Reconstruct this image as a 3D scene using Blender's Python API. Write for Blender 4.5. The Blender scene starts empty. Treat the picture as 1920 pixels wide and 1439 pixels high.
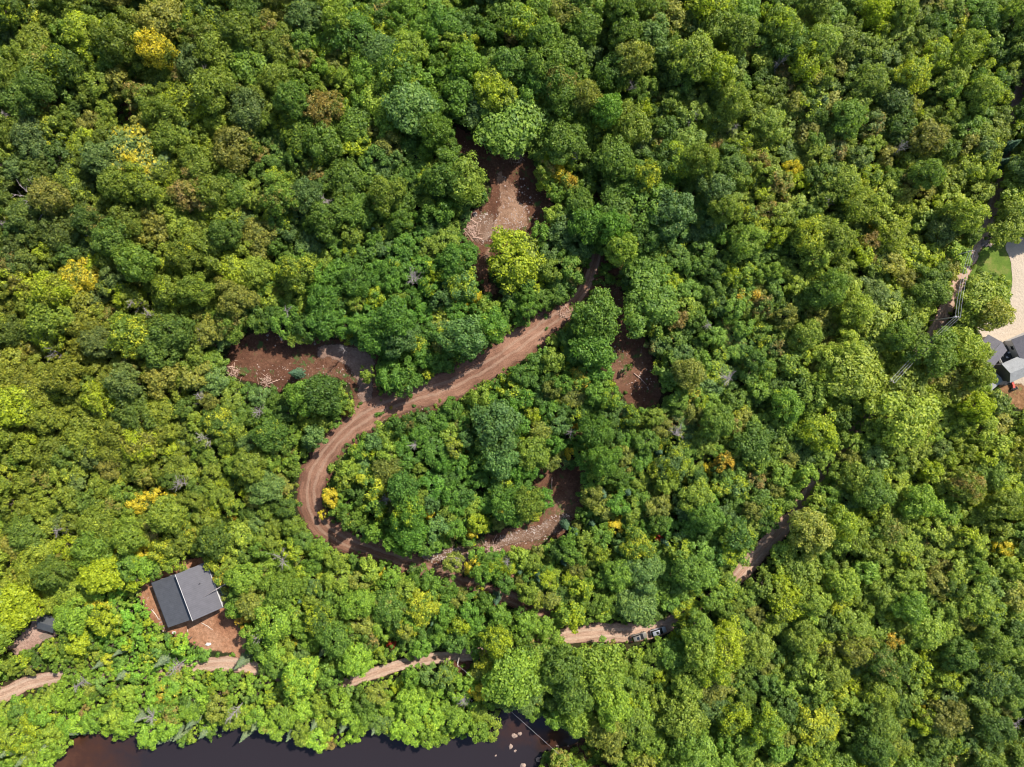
import bpy, bmesh, math, random
from mathutils import Vector, noise, Matrix, geometry
R = random.Random(7)
scene = bpy.context.scene
# ------------------------------------------------------------------ camera
HC = 206.0
cam_d = bpy.data.cameras.new('camera'); cam = bpy.data.objects.new('camera', cam_d)
scene.collection.objects.link(cam); scene.camera = cam
cam.location = (0, 0, HC); cam.rotation_euler = (0, 0, 0)
cam_d.sensor_width = 36; cam_d.lens = 24; cam_d.clip_end = 6000; cam_d.clip_start = 1
scene.render.resolution_x = 1024; scene.render.resolution_y = 767
# ------------------------------------------------------------------ light
SUN_AZ = math.radians(46)     # angle from +X towards +Y
SUN_EL = math.radians(47)
sd = Vector((math.cos(SUN_EL)*math.cos(SUN_AZ), math.cos(SUN_EL)*math.sin(SUN_AZ), math.sin(SUN_EL)))
w = bpy.data.worlds.new('World'); scene.world = w; w.use_nodes = True
nt = w.node_tree; bg = nt.nodes['Background']
sky = nt.nodes.new('ShaderNodeTexSky'); sky.sky_type = 'NISHITA'; sky.sun_disc = False
sky.sun_elevation = SUN_EL; sky.sun_rotation = math.atan2(sd.x, sd.y)
nt.links.new(sky.outputs[0], bg.inputs[0]); bg.inputs[1].default_value = 0.13
sl = bpy.data.lights.new('sun', 'SUN'); sl.energy = 4.8; sl.angle = math.radians(0.5); sl.color = (1, 0.95, 0.86)
so = bpy.data.objects.new('sun', sl); scene.collection.objects.link(so)
so.rotation_euler = sd.to_track_quat('Z', 'Y').to_euler()
vs = scene.view_settings; vs.view_transform = 'Standard'; vs.look = 'None'; vs.gamma = 1; vs.exposure = 1.0
scene.cycles.filter_width = 1.1
# ------------------------------------------------------------------ helpers
C = scene.collection
def lerp(a, b, f): return a+(b-a)*f
def sm(x):
    x = max(0, min(1, x)); return x*x*(3-2*x)
def unp(u, v, z):
    k = 0.75*(HC-z)/960; return ((u-960)*k, (719.5-v)*k)
def proj(x, y, z):
    k = 960/(0.75*(HC-z)); return (960+x*k, 719.5-y*k)
def inpoly(x, y, P):
    c = False; j = len(P)-1
    for i in range(len(P)):
        xi, yi = P[i]; xj, yj = P[j]
        if (yi > y) != (yj > y) and x < (xj-xi)*(y-yi)/(yj-yi)+xi: c = not c
        j = i
    return c
def segd(x, y, a, b):
    dx, dy = b[0]-a[0], b[1]-a[1]; L = dx*dx+dy*dy
    f = max(0, min(1, ((x-a[0])*dx+(y-a[1])*dy)/L)) if L else 0
    return math.hypot(x-a[0]-f*dx, y-a[1]-f*dy), f
def pdist(x, y, P):
    d = min(segd(x, y, P[i], P[(i+1) % len(P)])[0] for i in range(len(P)))
    return -d if inpoly(x, y, P) else d
# ------------------------------------------------------------------ terrain
RIVER = [(-200, 1560), (60, 1450), (110, 1415), (150, 1372), (300, 1362), (500, 1352), (700, 1352), (900, 1345), (945, 1330), (985, 1328), (1020, 1345), (1060, 1366),
         (1095, 1380), (1075, 1398), (1040, 1402), (1012, 1420), (1005, 1470), (1030, 1640), (1000, 1900), (-400, 1900)]
RIVW = [unp(u, v, 0) for u, v in RIVER]
def land(x, y):
    b = 1.4+7.0*sm((y+95)/150)+3.0*sm((-x+20)/170)*sm((y+60)/150)
    return b+2.2*noise.noise((x/55, y/55, 1.3))+0.5*noise.noise((x/19, y/19, 4.1))+0.5
def T(x, y):
    L = land(x, y)
    if y > -80: return L
    d = pdist(x, y, RIVW)
    if d <= 0: return -min(1.6, -d*0.45)
    return L*sm(d/11)+0.02
def gnd(u, v):
    z = 4
    for _ in range(5):
        x, y = unp(u, v, z); z = T(x, y)
    return (x, y, z)
# ------------------------------------------------------------------ object helpers
def tag(o, label=None, cat=None, group=None, kind=None):
    if label: o['label'] = label
    if cat: o['category'] = cat
    if group: o['group'] = group
    if kind: o['kind'] = kind
    return o
def empty(name, loc, rz=0, parent=None):
    o = bpy.data.objects.new(name, None); C.objects.link(o); o.location = loc; o.rotation_euler = (0, 0, rz)
    o.empty_display_size = 0.5; o.parent = parent; return o
class MB:
    def __init__(s): s.v = []; s.f = []
    def add(s, vs, fs):
        n = len(s.v); s.v += [tuple(p) for p in vs]; s.f += [tuple(i+n for i in f) for f in fs]; return s
    def box(s, c, d, rz=0, taper=1):
        ca, sa = math.cos(rz), math.sin(rz); o = []
        for z in (-1, 1):
            k = taper if z > 0 else 1
            for a, b in ((-1, -1), (1, -1), (1, 1), (-1, 1)):
                x, y = a*d[0]/2*k, b*d[1]/2*k
                o.append((c[0]+x*ca-y*sa, c[1]+x*sa+y*ca, c[2]+z*d[2]/2))
        return s.add(o, [(3, 2, 1, 0), (4, 5, 6, 7), (0, 1, 5, 4), (1, 2, 6, 5), (2, 3, 7, 6), (3, 0, 4, 7)])
    def tube(s, pts, rs, n=6, cap=True):
        pts = [Vector(p) for p in pts]; base = len(s.v)
        for i, p in enumerate(pts):
            d = (pts[min(i+1, len(pts)-1)]-pts[max(i-1, 0)]).normalized()
            a = d.orthogonal().normalized() if i == 0 else (pa-d*pa.dot(d)).normalized()
            pa = a; b = d.cross(a)
            for k in range(n):
                t = 2*math.pi*k/n; s.v.append(tuple(p+(a*math.cos(t)+b*math.sin(t))*rs[i]))
        for i in range(len(pts)-1):
            for k in range(n):
                k2 = (k+1) % n; o = base+i*n
                s.f.append((o+k, o+k2, o+n+k2, o+n+k))
        if cap:
            s.f.append(tuple(base+k for k in range(n))[::-1]); s.f.append(tuple(base+(len(pts)-1)*n+k for k in range(n)))
        return s
    def slab(s, quad, th):   # quad top corners ccw
        q = [Vector(p) for p in quad]; n = (q[1]-q[0]).cross(q[2]-q[0]).normalized()
        if n.z < 0: q.reverse(); n = -n
        k = len(q); b = [p-n*th for p in q]
        return s.add(q+b, [tuple(range(k)), tuple(range(2*k-1, k-1, -1))]+[(i, k+i, k+(i+1) % k, (i+1) % k) for i in range(k)])
    def build(s, name, mat, parent=None, smooth=False):
        m = bpy.data.meshes.new(name); m.from_pydata(s.v, [], s.f); m.update()
        bm = bmesh.new(); bm.from_mesh(m); bmesh.ops.recalc_face_normals(bm, faces=bm.faces); bm.to_mesh(m); bm.free()
        if mat: m.materials.append(mat)
        if smooth: m.polygons.foreach_set('use_smooth', [True]*len(m.polygons))
        o = bpy.data.objects.new(name, m); C.objects.link(o); o.parent = parent; return o
# ------------------------------------------------------------------ materials
def newmat(name):
    m = bpy.data.materials.new(name); m.use_nodes = True; t = m.node_tree
    return m, t, t.nodes['Principled BSDF'], t.nodes['Material Output']
def nd(t, typ, **kw):
    n = t.nodes.new(typ)
    for k, v in kw.items(): setattr(n, k, v)
    return n
def noise_tex(t, scale, detail=4, rough=0.6, coord='Object', vec=None, dist=0):
    n = nd(t, 'ShaderNodeTexNoise'); n.inputs['Scale'].default_value = scale; n.inputs['Detail'].default_value = detail
    n.inputs['Roughness'].default_value = rough; n.inputs['Distortion'].default_value = dist
    if vec is None:
        g = nd(t, 'ShaderNodeTexCoord'); vec = g.outputs[coord]
    t.links.new(vec, n.inputs['Vector']); return n
def ramp(t, src, stops):
    r = nd(t, 'ShaderNodeValToRGB'); e = r.color_ramp.elements
    while len(e) < len(stops): e.new(0.5)
    for i, (p, c) in enumerate(stops): e[i].position = p; e[i].color = (*c, 1)
    t.links.new(src, r.inputs[0]); return r
def mixc(t, f, a, b, mode='MIX'):
    m = nd(t, 'ShaderNodeMix', data_type='RGBA', blend_type=mode)
    for s, k in ((f, 0), (a, 6), (b, 7)):
        if isinstance(s, (int, float)): m.inputs[k].default_value = s
        elif isinstance(s, tuple): m.inputs[k].default_value = (*s, 1)
        else: t.links.new(s, m.inputs[k])
    return m.outputs[2]
def bump(t, p, src, strength, dist):
    b = nd(t, 'ShaderNodeBump'); b.inputs['Strength'].default_value = strength; b.inputs['Distance'].default_value = dist
    t.links.new(src, b.inputs['Height']); t.links.new(b.outputs[0], p.inputs['Normal'])
def earth_mat(name, cols, fine=1.6, big=0.09, specks=(0.42, 0.34, 0.28), speck_amt=0.66, green=None, ragged=True):
    K = (0.72, 0.64, 0.54); cols = [tuple(c*k_ for c, k_ in zip(q, K)) for q in cols]; specks = tuple(c*k_ for c, k_ in zip(specks, (0.72, 0.70, 0.68)))
    m, t, p, o = newmat(name)
    a = noise_tex(t, big, 6, 0.65); r = ramp(t, a.outputs[0], [(0.30, cols[0]), (0.5, cols[1]), (0.7, cols[2])])
    f = noise_tex(t, fine, 5, 0.75)
    fr = ramp(t, f.outputs[0], [(0.3, (0.9, 0.89, 0.88)), (0.7, (1.05, 1.05, 1.05))] if 'paving' in name else [(0.3, (0.55, 0.52, 0.5)), (0.7, (1.25, 1.25, 1.25))])
    c = mixc(t, 1.0, r.outputs[0], fr.outputs[0], 'MULTIPLY')
    v = noise_tex(t, 2.6, 2, 0.5); vr = ramp(t, v.outputs[0], [(speck_amt, (0, 0, 0)), (speck_amt+0.05, (1, 1, 1))])
    v2 = noise_tex(t, 0.16, 3, 0.6); v2r = ramp(t, v2.outputs[0], [(0.46, (0, 0, 0)), (0.6, (1, 1, 1))])
    c = mixc(t, mixc(t, 1.0, vr.outputs[0], v2r.outputs[0], 'MULTIPLY'), c, specks)
    if green:
        g = noise_tex(t, 0.33, 5, 0.7); gr = ramp(t, g.outputs[0], [(0.56, (0, 0, 0)), (0.64, (1, 1, 1))])
        c = mixc(t, gr.outputs[0], c, green)
    t.links.new(c, p.inputs['Base Color']); p.inputs['Roughness'].default_value = 0.95
    p.inputs['Specular IOR Level'].default_value = 0.15
    bump(t, p, f.outputs[0], 0.8, 0.35)
    if ragged:      # the patch thins out to nothing towards its rim
        rm = nd(t, 'ShaderNodeAttribute', attribute_name='rim'); rn = noise_tex(t, 0.7, 6, 0.75)
        ad = nd(t, 'ShaderNodeMath', operation='ADD'); t.links.new(rm.outputs['Fac'], ad.inputs[0]); t.links.new(rn.outputs[0], ad.inputs[1])
        rr_ = ramp(t, ad.outputs[0], [(0.56, (0, 0, 0)), (0.74, (1, 1, 1))]); t.links.new(rr_.outputs[0], p.inputs['Alpha'])
    return m
M = {}
M['floor'] = earth_mat('forest_floor', [(0.02, 0.035, 0.012), (0.035, 0.045, 0.016), (0.055, 0.038, 0.022)], 1.2, 0.07, (0.09, 0.06, 0.04), 0.68, ragged=False)
M['earth'] = earth_mat('red_brown_earth', [(0.075, 0.036, 0.025), (0.13, 0.066, 0.045), (0.23, 0.135, 0.098)], 1.3, 0.07, (0.36, 0.27, 0.22), 0.66, (0.05, 0.075, 0.02))
M['earth_bare'] = earth_mat('orange_bare_earth', [(0.22, 0.105, 0.065), (0.36, 0.20, 0.13), (0.45, 0.29, 0.21)], 1.0, 0.12, (0.5, 0.40, 0.34), 0.69)
M['packed'] = earth_mat('packed_brown_earth', [(0.17, 0.10, 0.075), (0.27, 0.175, 0.13), (0.38, 0.27, 0.21)], 1.4, 0.13, (0.48, 0.38, 0.33), 0.65)
M['gravel'] = earth_mat('pinkish_gravel', [(0.20, 0.14, 0.125), (0.28, 0.20, 0.175), (0.36, 0.27, 0.24)], 1.5, 0.1, (0.46, 0.38, 0.34), 0.66)
M['grav2'] = earth_mat('pale_pink_gravel', [(0.36, 0.25, 0.23), (0.48, 0.36, 0.33), (0.55, 0.44, 0.41)], 1.5, 0.15, (0.6, 0.5, 0.47), 0.7)
M['stone_spread'] = earth_mat('loose_stone', [(0.13, 0.075, 0.055), (0.22, 0.15, 0.12), (0.32, 0.25, 0.22)], 2.4, 0.2, (0.5, 0.44, 0.4), 0.56)
M['paving'] = earth_mat('pale_tan_paving', [(0.50, 0.455, 0.40), (0.55, 0.50, 0.445), (0.60, 0.55, 0.49)], 1.5, 0.05, (0.58, 0.48, 0.38), 0.9, ragged=False)
M['bank'] = earth_mat('muddy_bank', [(0.05, 0.028, 0.02), (0.09, 0.05, 0.035), (0.14, 0.09, 0.065)], 1.6, 0.2, (0.3, 0.24, 0.2), 0.62)
M['drylawn'] = earth_mat('dry_lawn', [(0.17, 0.13, 0.05), (0.27, 0.16, 0.09), (0.36, 0.22, 0.13)], 1.2, 0.15, (0.3, 0.2, 0.12), 0.75, (0.12, 0.14, 0.04))
M['shoulder'] = earth_mat('red_brown_shoulder', [(0.10, 0.05, 0.036), (0.16, 0.08, 0.058), (0.24, 0.14, 0.105)], 1.5, 0.12, (0.40, 0.30, 0.25), 0.66, (0.06, 0.10, 0.02))
def lawn_mat():
    m, t, p, o = newmat('mown_lawn')
    a = noise_tex(t, 0.25, 5, 0.7); r = ramp(t, a.outputs[0], [(0.3, (0.055, 0.095, 0.014)), (0.5, (0.085, 0.13, 0.018)), (0.7, (0.17, 0.16, 0.045))])
    f = noise_tex(t, 3, 3, 0.7); fr = ramp(t, f.outputs[0], [(0.3, (0.75, 0.75, 0.75)), (0.7, (1.15, 1.15, 1.15))])
    t.links.new(mixc(t, 1.0, r.outputs[0], fr.outputs[0], 'MULTIPLY'), p.inputs['Base Color']); p.inputs['Roughness'].default_value = 0.9
    p.inputs['Specular IOR Level'].default_value = 0.1; return m
M['lawn'] = lawn_mat()
def road_mat(name, cols, track):
    cols = [tuple(c*k_ for c, k_ in zip(q, (0.62, 0.51, 0.44))) for q in cols]; track = tuple(c*k_ for c, k_ in zip(track, (0.70, 0.66, 0.58)))
    m, t, p, o = newmat(name)
    at = nd(t, 'ShaderNodeAttribute', attribute_name='lane')      # x = across (m), y = along (m)
    mp = nd(t, 'ShaderNodeMapping'); mp.inputs['Scale'].default_value = (1.5, 0.13, 1)
    t.links.new(at.outputs['Vector'], mp.inputs[0])
    s = noise_tex(t, 1.0, 5, 0.65, vec=mp.outputs[0], dist=1.6)
    a = noise_tex(t, 0.11, 5, 0.65)
    r = ramp(t, a.outputs[0], [(0.32, cols[0]), (0.52, cols[1]), (0.7, cols[2])])
    sr = ramp(t, s.outputs[0], [(0.35, (0.72, 0.69, 0.67)), (0.62, (1.25, 1.22, 1.2))])
    c = mixc(t, 0.85, r.outputs[0], sr.outputs[0], 'MULTIPLY')
    # wheel tracks: packed paler bands either side of the middle
    sx = nd(t, 'ShaderNodeSeparateXYZ'); t.links.new(at.outputs['Vector'], sx.inputs[0])
    ab = nd(t, 'ShaderNodeMath', operation='ABSOLUTE'); t.links.new(sx.outputs[0], ab.inputs[0])
    wn = noise_tex(t, 0.3, 2); wm = nd(t, 'ShaderNodeMath', operation='MULTIPLY_ADD'); t.links.new(wn.outputs[0], wm.inputs[0]); wm.inputs[1].default_value = 0.8
    t.links.new(ab.outputs[0], wm.inputs[2])
    tr = ramp(t, wm.outputs[0], [(0.0, (0, 0, 0)), (0.09, (0, 0, 0)), (0.12, (1, 1, 1)), (0.16, (1, 1, 1)), (0.2, (0, 0, 0))])
    sc = nd(t, 'ShaderNodeMath', operation='MULTIPLY'); sc.inputs[1].default_value = 0.1
    t.links.new(wm.outputs[0], sc.inputs[0]); t.links.new(sc.outputs[0], tr.inputs[0])
    f = nd(t, 'ShaderNodeMath', operation='MULTIPLY'); t.links.new(tr.outputs[0], f.inputs[0]); f.inputs[1].default_value = 0.4
    c = mixc(t, f.outputs[0], c, track)
    e = noise_tex(t, 2.5, 4, 0.8); er = ramp(t, e.outputs[0], [(0.3, (0.7, 0.68, 0.66)), (0.7, (1.2, 1.2, 1.2))])
    c = mixc(t, 1.0, c, er.outputs[0], 'MULTIPLY')
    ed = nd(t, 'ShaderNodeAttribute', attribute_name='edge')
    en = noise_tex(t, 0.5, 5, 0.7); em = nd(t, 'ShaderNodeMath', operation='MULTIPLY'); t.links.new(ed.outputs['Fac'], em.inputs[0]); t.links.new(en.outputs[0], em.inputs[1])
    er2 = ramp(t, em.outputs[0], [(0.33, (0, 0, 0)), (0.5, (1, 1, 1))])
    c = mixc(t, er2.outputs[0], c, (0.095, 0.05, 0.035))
    t.links.new(c, p.inputs['Base Color']); p.inputs['Roughness'].default_value = 0.95; p.inputs['Specular IOR Level'].default_value = 0.15
    bump(t, p, e.outputs[0], 0.7, 0.3); return m
M['road'] = road_mat('dirt_road', [(0.21, 0.13, 0.10), (0.30, 0.195, 0.15), (0.40, 0.275, 0.215)], (0.45, 0.33, 0.27))
M['lane'] = road_mat('pale_dirt_lane', [(0.40, 0.30, 0.25), (0.52, 0.42, 0.35), (0.60, 0.51, 0.43)], (0.6, 0.49, 0.42))
def leaf_mat(name='leaves'):
    m, t, p, o = newmat(name)
    ti = nd(t, 'ShaderNodeAttribute', attribute_name='tint', attribute_type='INSTANCER')
    au = nd(t, 'ShaderNodeAttribute', attribute_name='autumn', attribute_type='INSTANCER')
    ac = nd(t, 'ShaderNodeAttribute', attribute_name='autumn_tint', attribute_type='INSTANCER')
    oi = nd(t, 'ShaderNodeObjectInfo'); g = nd(t, 'ShaderNodeNewGeometry'); tc = nd(t, 'ShaderNodeTexCoord')
    off = nd(t, 'ShaderNodeVectorMath', operation='ADD'); t.links.new(tc.outputs['Object'], off.inputs[0])
    rs = nd(t, 'ShaderNodeMath', operation='MULTIPLY'); t.links.new(oi.outputs['Random'], rs.inputs[0]); rs.inputs[1].default_value = 90
    t.links.new(rs.outputs[0], off.inputs[1])
    n1 = noise_tex(t, 0.45, 3, 0.6, vec=off.outputs[0])
    var = ramp(t, n1.outputs[0], [(0.3, (0.78, 0.82, 0.9)), (0.7, (1.28, 1.16, 1.0))])
    c = mixc(t, 1.0, ti.outputs['Color'], var.outputs[0], 'MULTIPLY')
    isl = ramp(t, g.outputs['Random Per Island'], [(0.0, (0.6, 0.66, 0.75)), (0.5, (1, 1, 1)), (1.0, (1.5, 1.36, 1.15))])
    # autumn patches: a noise field thresholded by how far the tree has turned
    n2 = noise_tex(t, 0.28, 3, 0.6, vec=off.outputs[0])
    a1 = nd(t, 'ShaderNodeMath', operation='ADD'); t.links.new(n2.outputs[0], a1.inputs[0]); t.links.new(au.outputs['Fac'], a1.inputs[1])
    a2 = nd(t, 'ShaderNodeMath', operation='MULTIPLY_ADD'); t.links.new(g.outputs['Random Per Island'], a2.inputs[0]); a2.inputs[1].default_value = 0.16; t.links.new(a1.outputs[0], a2.inputs[2])
    ar = ramp(t, a2.outputs[0], [(0.80, (0, 0, 0)), (1.0, (1, 1, 1))])
    c = mixc(t, ar.outputs[0], c, ac.outputs['Color'])
    c = mixc(t, 1.0, c, isl.outputs[0], 'MULTIPLY')
    t.nodes.remove(p)
    d = nd(t, 'ShaderNodeBsdfPrincipled'); d.inputs['Roughness'].default_value = 0.55; d.inputs['Specular IOR Level'].default_value = 0.3
    t.links.new(c, d.inputs['Base Color'])
    tr = nd(t, 'ShaderNodeBsdfTranslucent'); c2 = mixc(t, 1.0, c, (1.15, 1.3, 0.55), 'MULTIPLY'); t.links.new(c2, tr.inputs['Color'])
    mx = nd(t, 'ShaderNodeMixShader'); mx.inputs[0].default_value = 0.42
    t.links.new(d.outputs[0], mx.inputs[1]); t.links.new(tr.outputs[0], mx.inputs[2]); t.links.new(mx.outputs[0], o.inputs[0]); return m
M['leaf'] = leaf_mat()
def plain(name, col, rough=0.7, metal=0, var=0.25, scale=2.0, spec=0.4):
    m, t, p, o = newmat(name); n = noise_tex(t, scale, 4, 0.65)
    r = ramp(t, n.outputs[0], [(0.3, tuple(c*(1-var) for c in col)), (0.7, tuple(min(1, c*(1+var)) for c in col))])
    t.links.new(r.outputs[0], p.inputs['Base Color']); p.inputs['Roughness'].default_value = rough; p.inputs['Metallic'].default_value = metal
    p.inputs['Specular IOR Level'].default_value = spec; return m
M['bark'] = plain('bark', (0.10, 0.075, 0.055), 0.9)
M['deadwood'] = plain('weathered_deadwood', (0.24, 0.205, 0.19), 0.85)
M['log'] = plain('felled_log', (0.38, 0.25, 0.19), 0.85)
M['rock'] = plain('rock', (0.25, 0.185, 0.155), 0.9, var=0.4, scale=1.2)
M['rock_wet'] = plain('river_rock', (0.22, 0.155, 0.12), 0.7, var=0.4)
M['board'] = plain('pale_board', (0.42, 0.34, 0.28), 0.8)
M['black'] = plain('black_plastic', (0.015, 0.015, 0.016), 0.5)
M['glass'] = plain('dark_glass', (0.012, 0.014, 0.018), 0.08, spec=0.8, var=0.1)
M['silver'] = plain('silver_paint', (0.30, 0.31, 0.34), 0.3, 0.35, 0.04)
M['tanpaint'] = plain('grey_beige_paint', (0.17, 0.155, 0.13), 0.35, 0.3, 0.05)
M['rubber'] = plain('rubber', (0.02, 0.02, 0.02), 0.85)
M['rim'] = plain('alloy_rim', (0.5, 0.5, 0.5), 0.35, 0.8)
M['wall_w'] = plain('white_cladding', (0.42, 0.40, 0.38), 0.7, var=0.08)
M['wall_d'] = plain('dark_cladding', (0.10, 0.095, 0.09), 0.7, var=0.1)
M['wood'] = plain('deck_boards', (0.20, 0.145, 0.11), 0.8)
M['wood_g'] = plain('weathered_deck', (0.085, 0.08, 0.07), 0.8)
M['concrete'] = plain('concrete', (0.5, 0.46, 0.42), 0.85, var=0.12)
M['white'] = plain('white_plastic', (0.5, 0.49, 0.47), 0.5, var=0.05)
M['red'] = plain('red_paint', (0.45, 0.06, 0.04), 0.4, var=0.15)
M['pole'] = plain('weathered_pole', (0.32, 0.27, 0.23), 0.85)
M['wire'] = plain('wire', (0.36, 0.34, 0.35), 0.5, 0.3)
M['teal'] = plain('green_tarp', (0.05, 0.12, 0.10), 0.6)
def metal_roof(name, col, rot, pitch=0.45, depth=0.25, rough=0.45):
    m, t, p, o = newmat(name); tc = nd(t, 'ShaderNodeTexCoord'); mp = nd(t, 'ShaderNodeMapping'); mp.inputs['Rotation'].default_value = (0, 0, rot)
    t.links.new(tc.outputs['Object'], mp.inputs[0])
    wv = nd(t, 'ShaderNodeTexWave', wave_type='BANDS', bands_direction='Y', wave_profile='SIN'); wv.inputs['Scale'].default_value = 0.314/pitch
    wv.inputs['Distortion'].default_value = 0.15
    t.links.new(mp.outputs[0], wv.inputs[0])
    n = noise_tex(t, 0.7, 6, 0.75); nr = ramp(t, n.outputs[0], [(0.3, tuple(c*0.8 for c in col)), (0.7, tuple(c*1.2 for c in col))])
    wr = ramp(t, wv.outputs[0], [(0.0, (0.93, 0.93, 0.93)), (0.3, (1, 1, 1)), (1, (1.03, 1.03, 1.03))])
    t.links.new(mixc(t, 1.0, nr.outputs[0], wr.outputs[0], 'MULTIPLY'), p.inputs['Base Color'])
    p.inputs['Roughness'].default_value = rough; p.inputs['Specular IOR Level'].default_value = 0.5
    bump(t, p, wv.outputs[0], 0.25, depth*0.12); return m
def shingle(name, col):
    m, t, p, o = newmat(name); tc = nd(t, 'ShaderNodeTexCoord')
    b = nd(t, 'ShaderNodeTexBrick'); b.inputs['Scale'].default_value = 2.2; t.links.new(tc.outputs['Object'], b.inputs[0])
    b.inputs['Color1'].default_value = (*col, 1); b.inputs['Color2'].default_value = (*[c*0.8 for c in col], 1); b.inputs['Mortar'].default_value = (*[c*0.6 for c in col], 1)
    b.inputs['Mortar Size'].default_value = 0.02
    n = noise_tex(t, 0.8, 4, 0.7); nr = ramp(t, n.outputs[0], [(0.3, (0.85, 0.85, 0.85)), (0.7, (1.12, 1.12, 1.12))])
    t.links.new(mixc(t, 1.0, b.outputs[0], nr.outputs[0], 'MULTIPLY'), p.inputs['Base Color']); p.inputs['Roughness'].default_value = 0.9; return m
def water_mat():
    m, t, p, o = newmat('river_water')
    sh = nd(t, 'ShaderNodeAttribute', attribute_name='shallow'); n = noise_tex(t, 0.22, 5, 0.7)
    mu = nd(t, 'ShaderNodeMath', operation='MULTIPLY_ADD'); t.links.new(n.outputs[0], mu.inputs[0]); mu.inputs[1].default_value = 0.5
    t.links.new(sh.outputs['Fac'], mu.inputs[2])
    r = ramp(t, mu.outputs[0], [(0.35, (0.017, 0.013, 0.015)), (0.7, (0.04, 0.017, 0.010)), (1.0, (0.09, 0.038, 0.02))])
    t.links.new(r.outputs[0], p.inputs['Base Color']); p.inputs['Roughness'].default_value = 0.18; p.inputs['IOR'].default_value = 1.33
    w = noise_tex(t, 0.7, 3, 0.6); bump(t, p, w.outputs[0], 0.12, 0.1); return m
M['water'] = water_mat()
# ------------------------------------------------------------------ the ground
def axis(lo, hi, step, far):
    a = [lo+i*step for i in range(int((hi-lo)/step)+1)]
    ext = [15, 40, 90, 200, 500, 1200, far]
    return [lo-e for e in reversed(ext)]+a+[hi+e for e in ext]
xs = axis(-190, 190, 2.0, 3000); ys = axis(-150, 150, 2.0, 3000)
g = MB(); nx = len(xs)
for y in ys:
    for x in xs:
        f = sm((max(abs(x)-185, abs(y)-145))/400)
        g.v.append((x, y, lerp(T(x, y), 3.0, f) if f < 1 else 3.0))
for j in range(len(ys)-1):
    for i in range(nx-1): g.f.append((j*nx+i, j*nx+i+1, (j+1)*nx+i+1, (j+1)*nx+i))
tag(g.build('ground', M['floor'], smooth=True), kind='structure')
def smooth_poly(P, n=2, closed=True):
    for _ in range(n):
        Q = []
        for i in range(len(P) if closed else len(P)-1):
            a, b = P[i], P[(i+1) % len(P)]
            Q += [tuple(lerp(p, q, 0.25) for p, q in zip(a, b)), tuple(lerp(p, q, 0.75) for p, q in zip(a, b))]
        if not closed: Q = [P[0]]+Q+[P[-1]]
        P = Q
    return P
def patch(name, px, mat, off, jit=0.8, step=1.5, z=None, sharp=False, label=None):
    W = [(unp(u, v, z) if z is not None else gnd(u, v)[:2]) for u, v in px]
    if not sharp: W = smooth_poly(W, 2)
    B = []
    for i in range(len(W)):
        a, b = W[i], W[(i+1) % len(W)]; L = math.hypot(b[0]-a[0], b[1]-a[1]); k = max(1, int(L/0.9))
        for s in range(k):
            x, y = lerp(a[0], b[0], s/k), lerp(a[1], b[1], s/k)
            if jit:
                x += jit*1.6*noise.noise((x*0.45, y*0.45, 3))+jit*0.6*noise.noise((x*1.9, y*1.9, 5)); y += jit*1.6*noise.noise((x*0.45, y*0.45, 9))+jit*0.6*noise.noise((x*1.9, y*1.9, 11))
            B.append((x, y))
    n = len(B); pts = [Vector(p) for p in B]; edges = [(i, (i+1) % n) for i in range(n)]
    x0, x1 = min(p[0] for p in B), max(p[0] for p in B); y0, y1 = min(p[1] for p in B), max(p[1] for p in B)
    y = y0
    while y < y1:
        x = x0
        while x < x1:
            if inpoly(x, y, B) and pdist(x, y, B) < -0.6: pts.append(Vector((x, y)))
            x += step
        y += step
    vo, eo, fo, *_ = geometry.delaunay_2d_cdt(pts, edges, [], 0, 0.01)
    mb = MB(); mb.v = [(p.x, p.y, (T(p.x, p.y)+off) if z is None else z) for p in vo]
    for f in fo:
        c = sum((vo[i] for i in f), Vector((0, 0)))/len(f)
        if inpoly(c.x, c.y, B): mb.f.append(tuple(f))
    o = mb.build(name, mat, smooth=True); tag(o, kind='structure')
    at = o.data.attributes.new('rim', 'FLOAT', 'POINT'); at.data.foreach_set('value', [max(0, min(1, -pdist(p[0], p[1], B)/2.6)) if k_ >= n else 0.0 for k_, p in enumerate(mb.v)])
    if label: o['label'] = label
    return o, B
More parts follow.
